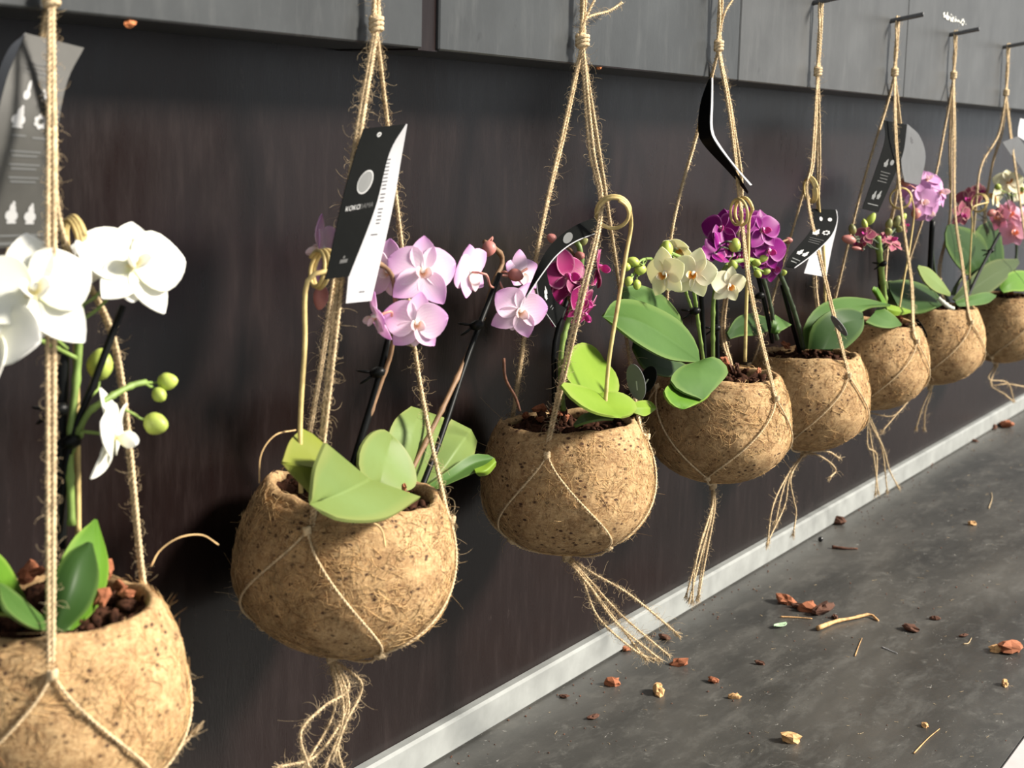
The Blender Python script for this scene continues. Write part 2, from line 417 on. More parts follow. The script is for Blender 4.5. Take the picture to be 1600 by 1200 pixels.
def blob_vf(c, ax, n=10, mth=7, jit=0.0):
    """ellipsoid with axis vectors ax (3 rows)"""
    V = []; F = []
    for i in range(1, mth):
        th = math.pi*i/mth
        for j in range(n):
            ph = 2*math.pi*j/n; V.append((math.sin(th)*math.cos(ph), math.sin(th)*math.sin(ph), math.cos(th)))
    V += [(0, 0, 1), (0, 0, -1)]; a, b = len(V)-2, len(V)-1
    V = np.array(V)
    if jit: V = V*(1 + RNG.uniform(-jit, jit, (len(V), 1)))
    Q = []; T = []
    for i in range(mth-2):
        for j in range(n): Q.append((i*n+j, (i+1)*n+j, (i+1)*n+(j+1) % n, i*n+(j+1) % n))
    for j in range(n):
        T.append((a, j, (j+1) % n)); k = (mth-2)*n; T.append((b, k+(j+1) % n, k+j))
    return np.asarray(c) + V @ np.asarray(ax, float), Q, T
def blob(mb, c, ax, n=10, mth=7, jit=0.0):
    V, Q, T = blob_vf(c, ax, n, mth, jit); n0 = mb.n; mb.add(V, Q); mb.f.append(np.array(T)+n0); return mb
# ------------------------------------------------------------------ setting
YP, YW, ZS, ZB = 0.009, 0.085, -0.245, 0.3605      # panel face, wall face, shelf top, panel bottom edge
mb = MB(); mb.add(*box_vf((-1.6, YW, -0.96), (4.5, YW+0.02, 0.95)))
wall = mb.build('wall_back', 'wall', None, False)
tag(wall, 'dark reddish brown board wall behind the hanging pots', None, None, 'structure')
mb = MB(); mb.add(*box_vf((-3.0, -4.0, -1.0), (6.0, YW+0.05, -0.95)))
ground = mb.build('floor', 'ground', None, False); tag(ground, 'grey concrete ground below the shelf', None, None, 'structure')
def px_x(px, py): return at(px, py, YP)[0]
seams = [(-1.6, px_x(660.5, 40), 'panel_grey', 0), (px_x(687, 40), px_x(1156, 60)-0.0012, 'panel_grey', 0),
         (px_x(1156, 60)+0.0012, px_x(1416, 70), 'panel_pale_sheen', 0), (px_x(1416, 70), 4.5, 'panel_pale_sheen', -0.0007)]
for a, b_, mt, dy in seams:
    mb = bevel_box(MB(), (a, YP+dy, ZB), (b_, YW, 0.95), 0.0012)
    o = mb.build('panel', mt, wall, False, (a, YP, ZB)); fix_normals(o)
mb = MB(); mb.add(*box_vf((px_x(659, 40), YP+0.003, ZB-0.001), (px_x(689, 40), YW, 0.95)))
o = mb.build('filler_strip', 'wall', wall, False); tag(o, 'dark brown filler strip between two grey panels')
for px, py in ((203, 36), (936, 104)):
    p = at(px, py, YP+0.004); mb = MB(); blob(mb, p, np.diag([0.004, 0.003, 0.0026]), 8, 5, 0.25)
    o = mb.build('splinter', 'orange_wood', wall, False); tag(o, 'orange wood splinter under the panel edge')
# chalky scuff on the right-hand panel: many thin flakes
mb = MB()
for k in range(70):
    t = random.random(); p = at(1474+t*34+random.gauss(0, 1), 24+t*13+random.gauss(0, 2.2), YP-0.0012)
    s = random.uniform(0.0006, 0.0022)
    blob(mb, p, np.array([[s*1.6, 0, 0], [0, 0.0003, 0], [0, 0, s]]), 6, 4, 0.3)
o = mb.build('chalk_scuff', 'smear', wall); tag(o, 'pale chalky scuff on the panel', kind='stuff')

mb = bevel_box(MB(), (-1.6, YW-0.011, ZS), (4.5, YW+0.002, ZS+0.0305), 0.0025)
trim = mb.build('trim_1', 'trim_metal', None, False); fix_normals(trim)
tag(trim, 'pale grey metal strip along the foot of the brown wall', None, None, 'structure')
yf = float(np.mean([atz(1598, 1147, ZS)[1], atz(1578, 1186, ZS)[1]]))
mb = bevel_box(MB(), (-1.6, yf, ZS-0.018), (4.5, YW+0.02, ZS), 0.001)
shelf = mb.build('shelf_board', 'shelf', None, False); fix_normals(shelf)
tag(shelf, 'dark grey scuffed shelf board below the hanging pots', 'shelf')
mb = bevel_box(MB(), (-1.6, yf-0.03, ZS-0.02), (4.5, yf-0.0005, ZS+0.002), 0.002)
o = mb.build('edge_strip', 'edge_white', shelf, False); fix_normals(o); tag(o, 'pale strip along the front edge of the shelf')

# ------------------------------------------------------------------ pots
POTS = {1: (75, 1095, 0.0765, 0), 2: (537, 886, 0.0765, 7), 3: (887, 757, 0.0755, -1), 4: (1122, 664, 0.0765, 2),
        5: (1260, 625, 0.0750, 0), 6: (1362, 569, 0.0745, 1), 7: (1458, 537, 0.0745, 0), 8: (1563, 511, 0.0760, 2)}
ZRIM, ZBOT = 0.0555, -0.0600
WHO = {1: 'leftmost', 2: 'second', 3: 'third', 4: 'fourth', 5: 'fifth', 6: 'sixth', 7: 'seventh', 8: 'rightmost'}
FLOW = {1: 'white', 2: 'pale pink', 3: 'dark magenta', 4: 'cream', 5: 'vivid purple', 6: 'dusky rose', 7: 'lilac', 8: 'salmon pink'}
def rprof(z, R):
    z = np.asarray(z, float)
    lo = np.clip(1-np.abs(np.minimum(z, 0)/-ZBOT)**2.25, 0, 1)**0.5
    hi = np.clip(1-(np.maximum(z, 0)/0.092)**2, 0, 1)**0.5
    return R*np.where(z < 0, lo, hi)
class Pot: pass
PT = {}
for i, (px, py, R, tilt) in POTS.items():
    p = Pot(); p.c = at(px, py, 0.0); p.R = R; h = CAM - p.c; h[2] = 0; h /= np.linalg.norm(h)
    rt = np.cross(-h, [0, 0, 1]); t = math.radians(tilt)
    B0 = np.stack([rt, -h, [0, 0, 1]], 1)
    Ry = np.array([[math.cos(t), 0, math.sin(t)], [0, 1, 0], [-math.sin(t), 0, math.cos(t)]])
    p.B = B0 @ Ry; p.h = h; p.rt = rt; PT[i] = p
def P2W(p, loc): return p.c + np.asarray(loc) @ p.B.T
def surf(p, a, z, off=0.0012):
    a = np.asarray(a, float); r = rprof(z, p.R)+off
    return P2W(p, np.stack([r*np.sin(a), -r*np.cos(a), np.asarray(z, float)+np.where(np.asarray(z) < -0.05, -off, 0)], -1))
potlabels = {1: 'round coir pot nearest the viewer, cut by the left frame edge',
    2: 'round coir pot tilted slightly, under the pale pink orchid, second from left', 3: 'round coir pot with the widest spread tassel, third from left',
    4: 'round coir pot under the cream yellow orchid, fourth from left', 5: 'round coir pot under the vivid purple orchid, fifth from left',
    6: 'round coir pot under the dusky rose orchid, sixth from left', 7: 'small looking coir pot under the lilac orchid, seventh from left',
    8: 'farthest coir pot, cut by the right frame edge'}
for i, p in PT.items():
    na, nz = (112, 44) if i < 5 else (80, 32)
    zs = np.r_[ZBOT + (ZRIM-ZBOT)*(0.5-0.5*np.cos(np.linspace(0.05, np.pi*0.93, nz)))]
    prof = [(rprof(z, p.R), z, 1.0) for z in zs]
    prof += [(rprof(ZRIM, p.R)-0.002, ZRIM+0.0015, 1.0), (rprof(ZRIM, p.R)-0.005, ZRIM+0.001, 1.0), (rprof(ZRIM, p.R)-0.0075, ZRIM-0.003, 0.5),
             (rprof(0.045, p.R)-0.0085, 0.045, 0.5), (rprof(0.02, p.R)-0.009, 0.02, 0.3), (0.0, 0.015, 0)]
    V = []
    for r, z, am in prof:
        for j in range(na):
            a = 2*math.pi*j/na; q = Vector((r*math.sin(a), -r*math.cos(a), z))
            s = Vector((i*3.1, i*1.7, 0))
            d = noise.noise(q*28+s)*0.0022 + noise.noise(q*90+s)*0.0011 + noise.noise(q*260+s)*0.0006
            up = (noise.noise(q*22+s*2)*0.0035 + noise.noise(q*80+s)*0.002) if z > 0.05 else 0
            n = Vector((math.sin(a), -math.cos(a), z*6)).normalized()
            q = q + n*d*am + Vector((0, 0, up*am)); V.append(tuple(q))
    np_ = len(prof); ii = np.arange(np_-1)[:, None]*na; jj = np.arange(na)[None, :]; j2 = (jj+1) % na
    F = np.stack([ii+jj, ii+j2, ii+na+j2, ii+na+jj], -1).reshape(-1, 4)
    mb = MB(); mb.add(P2W(p, np.array(V)), F); mb.f.append(np.array([list(range(na))[::-1]]))
    o = mb.build('coir_pot', 'coir', None, True, p.c); tag(o, potlabels[i], 'pot', 'hanging coir pots'); p.o = o
    # loose fibres felted over the shell
    n = {1: 3600, 2: 4600, 3: 4000, 4: 3400}.get(i, 1900)
    z0 = RNG.uniform(ZBOT*0.97, ZRIM, n); a0 = RNG.uniform(0, 2*np.pi, n); L = RNG.gamma(2.2, 0.006, n).clip(0.004, 0.04)
    di = RNG.uniform(0, 2*np.pi, n); cv = RNG.normal(size=n)*0.9; off = RNG.uniform(-0.0006, 0.0007, n); lift = RNG.exponential(0.0005, n)
    pts = []
    a, z, ang = a0.copy(), z0.copy(), di.copy()
    for s in range(6):
        r = np.maximum(rprof(z, p.R), 0.012)
        q = np.stack([(r+off+lift*(s/5)**2)*np.sin(a), -(r+off+lift*(s/5)**2)*np.cos(a), z + np.where(z < -0.05, -0.0006, 0)], -1)
        pts.append(P2W(p, q)); st = L/5
        slope = np.sqrt(1 + np.clip((z/0.06)**2*3, 0, 6))
        a = a + st*np.cos(ang)/r; z = np.clip(z + st*np.sin(ang)/slope, ZBOT*0.985, ZRIM+0.003); ang = ang + cv*0.35
    pts = np.stack(pts, 1); h_ = int(n*0.82)
    mb = MB(); strands(mb, pts[:h_], 0.00022 if i < 4 else 0.00027)
    o = mb.build('fibres', 'coir_hair', p.o); tag(o, 'loose golden brown coir fibres', kind='stuff')
    mb = MB(); strands(mb, pts[h_:], 0.0002)
    o = mb.build('dark_fibres', 'coir_dark', p.o); tag(o, 'dark brown coir fibres', kind='stuff')
    # hairs standing off the silhouette
    mb = MB(); ring = surf(p, RNG.uniform(0, 6.28, 600), RNG.uniform(-0.05, ZRIM, 600), 0.0)
    nn = nrm(ring - p.c); k = 380 if i < 4 else 160
    t = np.linspace(0, 1, 5)[None, :, None]; l = RNG.gamma(2, 0.0022, (k, 1, 1)); bd = RNG.normal(size=(k, 1, 3))
    Ph = ring[:k, None, :] + l*(t*nrm(nn[:k] + 0.9*RNG.normal(size=(k, 3)))[:, None, :] + 0.5*t*t*bd)
    strands(mb, Ph, 0.0001); o = mb.build('loose_hairs', 'coir_hair', p.o); tag(o, kind='stuff')
    # potting mix
    rr = float(rprof(0.047, p.R))-0.0085
    V = [(0, 0, 0.047)]
    for s in range(1, 9):
        for j in range(40):
            a = 2*math.pi*j/40; r = rr*s/8; q = Vector((r*math.sin(a), -r*math.cos(a), 0)); V.append((q.x, q.y, 0.047+0.012*noise.noise(q*70+Vector((i*5, 0, 0)))))
    Q = [(1+(s-1)*40+j, 1+(s-1)*40+(j+1) % 40, 1+s*40+(j+1) % 40, 1+s*40+j) for s in range(1, 8) for j in range(40)]
    T = [(0, 1+(j+1) % 40, 1+j) for j in range(40)]
    mb = MB(); mb.add(P2W(p, V), Q); mb.f.append(np.array(T))
    for _ in range(130):
        a = random.uniform(0, 6.28); r = rr*math.sqrt(random.random())*0.96; s = random.uniform(0.0015, 0.0042)
        blob(mb, P2W(p, (r*math.sin(a), -r*math.cos(a), 0.048+random.uniform(0, 0.005))), np.diag([s*random.uniform(0.8, 2), s, s*0.7]) @ np.linalg.qr(RNG.normal(size=(3, 3)))[0], 6, 4, 0.3)
    o = mb.build('potting_mix', 'soil', None, True, P2W(p, (0, 0, 0.047)))
    tag(o, f'dark crumbly potting mix inside the {WHO[i]} pot', 'soil', None, 'stuff')

# ------------------------------------------------------------------ bark chips
def chip_mesh(mat, el=(1.0, 0.7, 0.5), jit=0.30, n=9):
    mb = MB(); blob(mb, (0, 0, 0), np.diag(el), n, 6, jit); return mb.data('bark_chip', mat, (0, 0, 0), False)
CHIPS = {m_: [chip_mesh(m_, (1, random.uniform(0.5, 0.8), random.uniform(0.3, 0.6))) for _ in range(4)] for m_ in ('bark', 'bark_dark', 'bark_pale')}
def chip(loc, size, mat, label, group=None, cat='bark chip', name='bark_chip', rot=None):
    o = link(name, random.choice(CHIPS[mat]), None, loc)
    o.scale = (size, size, size); o.rotation_euler = rot or [random.uniform(0, 6.28) for _ in range(3)]
    tag(o, label, cat, group); return o
CH = {1: [(-10, 905, 16), (25, 893, 20), (60, 925, 12), (175, 905, 14), (205, 880, 20), (225, 905, 16), (190, 930, 15), (160, 955, 14), (215, 870, 14), (225, 935, 12)],
      2: [(505, 700, 12), (530, 705, 11), (518, 690, 9), (668, 775, 9), (690, 782, 8), (640, 780, 8)],
      3: [(795, 635, 17), (800, 615, 14), (812, 640, 10), (850, 610, 14), (862, 598, 10), (830, 650, 12), (845, 655, 10), (815, 655, 9), (880, 655, 10), (832, 620, 8)],
      4: [(1162, 570, 14), (1150, 560, 10), (1140, 545, 11), (1172, 555, 10), (1180, 570, 9), (1135, 575, 10), (1155, 548, 9), (1190, 585, 8)],
      5: [(1215, 535, 10), (1228, 538, 9), (1205, 545, 10), (1240, 543, 8), (1250, 548, 7), (1222, 548, 8)],
      6: [(1345, 465, 6), (1395, 505, 7), (1415, 505, 8), (1405, 470, 5), (1422, 515, 7)],
      7: [(1478, 432, 8), (1500, 468, 5)], 8: [(1575, 452, 7), (1590, 458, 7), (1560, 448, 6)]}
for i, L in CH.items():
    p = PT[i]
    order = sorted(range(len(L)), key=lambda q: L[q][0])
    for k, (px, py, s) in enumerate(L):
        nth = ['leftmost', 'second', 'third', 'fourth', 'fifth', 'sixth', 'seventh', 'eighth', 'ninth', 'tenth'][order.index(k)] + ('' if order.index(k) == 0 else ' from left')
        # on the horizontal plane of the soil surface, kept inside the rim
        q = atz(px, py, p.c[2]+0.053)
        d = q - p.c; d[2] = 0; rr = np.linalg.norm(d); lim = p.R*0.8-0.017
        if rr > lim: d *= lim/rr
        q = p.c + d; q[2] = p.c[2] + 0.053 + 0.004*(k % 3)
        if i == 1: q[2] += 0.004
        dep = 2400/np.linalg.norm(q-CAM)
        chip(q, s/dep*(1.1 if i == 1 else 0.85), 'bark' if k % 4 else 'bark_dark', f'{"rust" if k % 4 else "dark"} brown bark chip in the {WHO[i]} pot, {nth} in that pot', f'bark chips in the {WHO[i]} pot')

# ------------------------------------------------------------------ rope hangers
hl = {1: 'twisted jute rope hanger holding the leftmost pot', 2: 'twisted jute rope hanger of the second pot with messy looped tassel',
      3: 'jute rope hanger of the third pot with tassel fanning right', 4: 'jute rope hanger of the fourth pot with straight hanging tassel',
      5: 'jute rope hanger of the fifth pot with forked tassel', 6: 'jute rope hanger of the sixth pot with long split tassel',
      7: 'jute rope hanger of the seventh pot, tassel hidden', 8: 'jute rope hanger of the rightmost pot with knotted tassel'}
def V3(l, y=None): return [at(*q) if len(q) == 3 else at(q[0], q[1], y or 0.0) for q in l]
def knot(par, P, r=0.0042, hgt=0.010, ax=(0, 0, 1)):
    ax = nrm(ax); u = nrm(np.cross(ax, [0.3, 0.8, 0.1])); v = np.cross(ax, u)
    mb = MB(); t = np.linspace(0, 2*np.pi*3, 60)
    C = np.asarray(P) + np.outer(np.cos(t)*r*0.72, u) + np.outer(np.sin(t)*r*0.72, v) + np.outer((t/t[-1]-0.5)*hgt*0.75 + 0.0015*np.sin(t*1.0), ax)
    for s in (0, 1): tube(mb, C + np.outer(np.cos(t*5+s*3.14), ax)*0.0006, 0.0013, 6)
    blob(mb, P, np.stack([u*r*0.8, v*r*0.8, ax*hgt*0.55]), 8, 6, 0.05)
    return mb.build('knot', 'jute', par)
def hanger(i, K, legs, tassel, top, nailz=0.46, extra=(), tail_hairs=1.0, y0=0.0):
    p = PT[i]; Kp = at(K[0], K[1], y0)
    H = thing('rope_hanger', Kp, hl[i], 'rope hanger', 'jute rope hangers')
    step = {1: 0.0013, 2: 0.0013, 3: 0.0014, 4: 0.0016}.get(i, 0.002); kk = 5 if i < 5 else 4
    FZ = MB(); dens = {1: 4200, 2: 4800, 3: 4800, 4: 3800}.get(i, 2200)
    def cord(P, name='cord', r=0.0014, fz=1.0, ln=0.0042):
        mb = MB(); C = rope(mb, P, r, 0.006, step, kk); o = mb.build(name, 'jute', H)
        L = np.linalg.norm(np.diff(C, axis=0), axis=1).sum()
        fuzz(FZ, C, max(4, int(L*dens*fz)), ln*(1.35 if i in (2, 3) else 1.0), 0.00013 if i < 5 else 0.00018); return o
    knot(H, Kp, {3: 0.0070, 2: 0.0056, 4: 0.0054}.get(i, 0.0052), 0.013)
    # bundle above the knot, looped over the nail
    Nt = np.array([top, y0, nailz])
    for k in range(2):
        w_ = 0.0022 + 0.0015*k
        P = [Kp + [-0.0012*(k+1), 0.001*k, 0.003], Kp*0.6 + Nt*0.4 + [-0.0016 - 0.001*k, 0.0012-0.0024*k, 0], Nt + [-w_, 0.002*(k-0.5), -0.012], Nt + [0, 0.003*(k-0.5), 0.0022],
             Nt + [w_, 0.002*(k-0.5), -0.012], Kp*0.6 + Nt*0.4 + [0.0016, -0.0012+0.0022*k, 0], Kp + [0.0012*(k+1), -0.001*k, 0.003]]
        cord(P, 'loop', fz=0.5)
    A = [math.radians(l[0]) for l in legs]
    zS = 0.040
    for k, (adeg, way) in enumerate(legs):
        Sx = surf(p, A[k], zS, 0.0026); 
        # legs leave the shoulder past the rim
        Rm = surf(p, A[k], ZRIM, 0.003)
        tang = nrm(np.cross([0, 0, 1], surf(p, A[k], 0.0, 0) - p.c))
        W = V3(way)
        for s in (-1, 1):
            o_ = tang*0.0015*s
            P = [Kp + [0, 0, -0.003] + o_*0.5] + [q + o_*(0.8 + 0.35*math.sin(3.1*j+1)) for j, q in enumerate(W)]
            if not W: P.append(Kp*0.5 + Rm*0.5 + o_*1.5)
            P += [Rm + o_*0.7, Sx + o_*0.5]
            cord(P)
        knot(H, Sx, 0.0024, 0.0055, nrm(Sx-p.c)*0.2 + np.array([0, 0, 1.0]))
    nl = len(A); zk = -0.047; lows = []
    for k in range(nl):
        a0 = A[k]; a1 = A[(k+1) % nl]
        if a1 < a0: a1 += 2*math.pi
        mid = (a0+a1)/2; lows.append(mid)
        t = np.linspace(0, 1, 9)
        for s, e in ((a0, mid), (a1, mid)):
            a = s + (e-s)*t**1.15; z = zS + (zk-zS)*t
            cord(surf(p, a, z, 0.0022), 'net_cord', 0.00095, 0.35, 0.004)
        knot(H, surf(p, mid, zk, 0.002), 0.0023, 0.005, nrm(np.cross(p.h, surf(p, mid, zk)-p.c)))
        t = np.linspace(0, 1, 6); z = zk + (ZBOT-0.001-zk)*np.sin(t*np.pi/2)
        q = surf(p, np.full(6, mid), z, 0.0022); q[-1] = P2W(p, (0, 0, ZBOT-0.0045))
        cord(q, 'net_cord', 0.0011, 0.35, 0.004)
    bot = P2W(p, (0, 0, ZBOT-0.006))
    for path in tassel:
        W = V3(path)
        P = [bot + RNG.normal(size=3)*0.001] + W
        cord(P, 'tassel_strand', 0.0010, 0.9*tail_hairs, 0.005)
        e = W[-1]; d = nrm(W[-1]-(W[-2] if len(W) > 1 else bot))
        mb = MB(); n = 26; tt = np.linspace(0, 1, 4)[None, :, None]
        Pf = (e + RNG.normal(size=(n, 3))*0.0007)[:, None, :] + tt*0.006*(d + 0.30*RNG.normal(size=(n, 3)))[:, None, :]
        strands(mb, Pf, 0.0003); mb.build('frayed_end', 'jute_fuzz', H)
    knot(H, bot, 0.0040, 0.008)
    for path in extra: cord(V3(path), 'cord_end', 0.0011, 0.8)
    o = FZ.build('fuzz', 'jute_fuzz', H); tag(o, 'fine fuzzy jute hairs', kind='stuff')
    return H
def fan(pts, n=2, j=0.6):
    return pts
hanger(1, (80, -5), [(2, [(80, 400, -0.030)]), (122, [(83, 200, 0.0), (97, 365, 0.005), (180, 545, 0.02)]), (-122, [(66, 58, 0.030), (30, 300, 0.045)])],
       [[(140, 1220, 0), (120, 1270, -0.01)], [(150, 1210, 0), (170, 1270, 0)], [(200, 1230, -0.03), (253, 1194, -0.05), (300, 1148, -0.06)]], -0.254)
hanger(2, (588, 38), [(-24, [(548, 300, -0.03)]), (96, [(648, 545, 0.01)]), (-144, [(545, 300, 0.02), (497, 600, 0.03)])],
       [[(545, 1075, -0.01), (505, 1105, -0.01), (470, 1145, -0.01), (482, 1198, -0.01)], [(535, 1090, 0.0), (532, 1140, 0.0), (510, 1195, 0)], [(560, 1060, -0.02), (563, 1085, -0.02), (540, 1130, -0.02), (524, 1175, -0.02)],
        [(525, 1085, 0.01), (515, 1130, 0.01), (480, 1190, 0.01)], [(545, 1100, 0.0), (528, 1165, 0.0), (540, 1215, 0.0)], [(530, 1060, 0.01), (540, 1110, 0.01), (495, 1180, 0.01), (440, 1198, 0.01)]], 0.033)
hanger(3, (910, 64), [(-14, [(924, 230, -0.02), (939, 330, -0.035), (905, 480, -0.045)]), (102, [(935, 230, 0.0), (952, 340, 0.005), (975, 500, 0.02)]), (-128, [(880, 210, 0.01), (840, 390, 0.02)])],
       [[(925, 895, -0.03), (985, 930, -0.06), (1058, 990, -0.08)], [(920, 905, -0.02), (970, 960, -0.05), (1042, 1022, -0.07)], [(915, 905, -0.02), (960, 970, -0.05), (1028, 1028, -0.07)],
        [(910, 905, -0.02), (935, 965, -0.04), (990, 1015, -0.06), (1020, 1030, -0.065)], [(918, 912, -0.025), (955, 960, -0.04), (1005, 1026, -0.065)]], 0.325,
       extra=[[(908, 50, 0), (918, 28, -0.003), (952, 17, -0.006), (972, 4, -0.008)], [(908, 45, 0), (920, 18, -0.003), (932, -6, -0.006)]])
hanger(4, (1123, 72), [(-68, [(1090, 205, 0.02), (1048, 375, 0.02)]), (52, [(1140, 170, -0.02), (1156, 315, -0.025), (1172, 450, -0.04)]), (172, [(1145, 200, 0.005), (1158, 320, 0.0), (1130, 500, 0.04)])],
       [[(1110, 800, 0), (1092, 860, 0), (1073, 928, 0)], [(1112, 800, -0.005), (1096, 865, -0.005), (1078, 934, -0.005)], [(1114, 795, 0.003), (1100, 860, 0.003), (1090, 934, 0.003)], [(1116, 800, 0), (1103, 870, 0), (1092, 930, 0)], [(1113, 790, -0.006), (1094, 850, -0.006), (1084, 900, -0.006), (1082, 938, -0.006)]], 0.606,
       extra=[[(1123, 60, 0), (1132, 22, -0.004), (1146, -2, -0.006)]])
hanger(5, (1278, 112), [(-80, [(1272, 230, -0.005), (1250, 320, 0.005)]), (42, [(1270, 250, -0.01), (1262, 310, -0.015), (1290, 440, -0.035)]), (163, [(1279, 250, 0.01), (1277, 330, 0.015), (1273, 440, 0.03)])],
       [[(1232, 740, 0), (1208, 790, 0), (1199, 848, 0)], [(1234, 745, 0.004), (1226, 790, 0.004), (1202, 842, 0.004)], [(1236, 745, -0.004), (1240, 780, -0.004), (1244, 800, -0.004), (1240, 832, -0.004)], [(1235, 735, 0), (1222, 770, 0), (1212, 815, 0)],
        [(1270, 706, -0.02), (1295, 706, -0.03), (1311, 716, -0.03)], [(1275, 710, -0.02), (1296, 722, -0.03), (1306, 735, -0.03), (1298, 745, -0.03)]], 0.889)
hanger(6, (1398, 113), [(-70, [(1384, 170, 0.01), (1345, 300, 0.01)]), (52, [(1400, 220, -0.02), (1410, 340, -0.03), (1424, 440, -0.035)]), (170, [(1407, 220, 0.005), (1401, 300, 0.0), (1386, 380, 0.02)])],
       [[(1358, 668, 0), (1366, 720, 0), (1372, 768, 0)], [(1362, 665, -0.003), (1380, 700, -0.003), (1390, 735, -0.003), (1404, 762, -0.003)], [(1365, 665, 0.003), (1378, 700, 0.003), (1386, 765, 0.003)], [(1355, 680, 0), (1357, 700, 0), (1370, 712, 0), (1368, 770, 0)],
        [(1395, 650, -0.03), (1420, 625, -0.04), (1380, 672, -0.02)]], 1.175)
hanger(7, (1490, 118), [(-75, [(1478, 190, 0.01), (1455, 300, 0.01)]), (48, [(1491, 200, -0.02), (1492, 330, -0.03), (1503, 410, -0.035)]), (168, [(1485, 220, 0.01), (1484, 340, 0.02), (1468, 420, 0.03)])],
       [[(1452, 612, 0), (1440, 640, 0.01), (1432, 668, 0.02)], [(1455, 612, 0), (1446, 640, 0.01), (1444, 670, 0.02)]], 1.450)
hanger(8, (1572, 145), [(-70, [(1560, 210, 0.0), (1533, 260, 0.0), (1524, 330, 0.0)]), (50, [(1578, 200, -0.01), (1586, 260, -0.03)]), (170, [(1564, 210, 0.01), (1548, 270, 0.02), (1540, 370, 0.03)])],
       [[(1545, 592, 0), (1574, 598, -0.02), (1584, 625, -0.02)], [(1548, 600, 0), (1568, 615, -0.02), (1583, 627, -0.02)], [(1550, 600, 0), (1575, 600, -0.02), (1610, 606, -0.03)]], 1.762)
NAILX = [-0.254, 0.033, 0.325, 0.606, 0.889, 1.175, 1.450, 1.762]
for i, x in enumerate(NAILX):
    b0 = np.array([x, YP+0.01, 0.4545]); e0 = np.array([x-0.002, -0.034, 0.464])
    mb = MB(); tube(mb, [b0, (b0+e0)/2, e0], 0.0031, 10)
    blob(mb, e0, np.array([[0.0032, 0, 0], [0, 0.0006, 0], [0, 0, 0.0032]]), 8, 4)
    o = mb.build('nail', 'nail_steel', None, False, b0); tag(o, f'grey steel nail carrying the rope of the {WHO[i+1]} pot', 'nail', 'nails along the panels')
# ------------------------------------------------------------------ orchids
FL = {}
def blade(L, W, ang, bend=0.0, cup=0.0, sharp=0.7, skew=0.75, ruffle=0.0, base=(0, 0, 0), pitch=0.0, nv=11, nu=9):
    u = 0.5-0.5*np.cos(np.linspace(0.0, np.pi, nv)); s = np.linspace(-1, 1, nu)
    w_ = W/2*np.maximum(np.sin(np.pi*np.clip(u, 0.0, 1)**skew), 0.0)**sharp; w_ = np.maximum(w_, 0.012); w_[0] = max(w_[0], W*0.09)
    X = s[None, :]*w_[:, None]; Y = np.repeat((L*u)[:, None], nu, 1)
    Z = cup*(s[None, :]**2)*w_[:, None] + bend*L*(u**2)[:, None] + ruffle*np.sin(u*9)[:, None]*s[None, :]**3
    G = np.stack([X, Y, Z], -1)
    c, q = math.cos(pitch), math.sin(pitch)
    G = np.stack([G[..., 0], G[..., 1]*c - G[..., 2]*q, G[..., 1]*q + G[..., 2]*c], -1)
    c, q = math.cos(ang), math.sin(ang)
    G = np.stack([G[..., 0]*c + G[..., 1]*q, -G[..., 0]*q + G[..., 1]*c, G[..., 2]], -1)
    return G + np.asarray(base)
def fset(kind):
    """the meshes of one kind of flower, unit width"""
    if kind in FL: return FL[kind]
    pet, lip, colm = {'white': ('petal_white', 'lip_white', 'column_white'), 'pink': ('petal_pink', 'lip_pink', 'column_white'),
        'magenta': ('petal_magenta', 'lip_magenta', 'column_magenta'), 'cream': ('petal_cream', 'lip_orange', 'column_white'),
        'purple': ('petal_purple', 'lip_magenta', 'column_pink'), 'dusky': ('petal_dusky', 'lip_magenta', 'column_magenta'),
        'lilac': ('petal_lilac', 'lip_pink', 'column_pink'), 'salmon': ('petal_salmon', 'lip_salmon', 'column_pink')}[kind]
    d = {}
    r = math.radians
    d['petal'] = [sheet_mb(blade(0.50, 0.57, s*r(72), -0.10, 0.10, 0.62, 0.80, 0.012, (0, 0, 0.012)), 0.014).data('petal', pet) for s in (-1, 1)]
    d['sepal'] = [sheet_mb(blade(l, w_, a, b_, 0.16, 0.75, 0.85), 0.014).data('sepal', pet)
                  for l, w_, a, b_ in ((0.52, 0.39, 0.0, -0.12), (0.50, 0.37, r(142), -0.12), (0.50, 0.37, r(-142), -0.12))]
    L = MB(); pts = []
    for G in (blade(0.33, 0.29, r(180), 0.45, -0.35, 0.55, 1.1, 0, (0, -0.01, 0.05), r(-40)),
              blade(0.21, 0.16, r(105), 0.3, 0.5, 0.6, 0.9, 0, (0.02, -0.02, 0.05), r(48)),
              blade(0.21, 0.16, r(-105), 0.3, 0.5, 0.6, 0.9, 0, (-0.02, -0.02, 0.05), r(48))):
        V, F, pt = sheet(G, 0.016); L.add(V, F); pts.append(pt)
    L.pt = np.vstack(pts); d['lip'] = L.data('lip', lip)
    c = MB(); blob(c, (0, 0.02, 0.055), np.array([[0.045, 0, 0], [0, 0.045, 0.01], [0, -0.02, 0.075]]), 10, 7)
    blob(c, (0, 0, 0), np.diag([0.05, 0.05, 0.03]), 8, 5)
    d['column'] = c.data('flower', colm)
    FL[kind] = d; return d
def orient(d, roll=0.0):
    z = nrm(d); up = np.array([0, 0, 1.0]); y = up - z*np.dot(up, z)
    if np.linalg.norm(y) < 0.1: y = cdir(0, 0, -1) - z*np.dot(cdir(0, 0, -1), z)
    y = nrm(y); x = np.cross(y, z); a = math.radians(roll)
    x2 = x*math.cos(a) - y*math.sin(a); y2 = x*math.sin(a) + y*math.cos(a)   # positive roll leans the flower to the right
    return np.stack([x2, y2, z], 1)
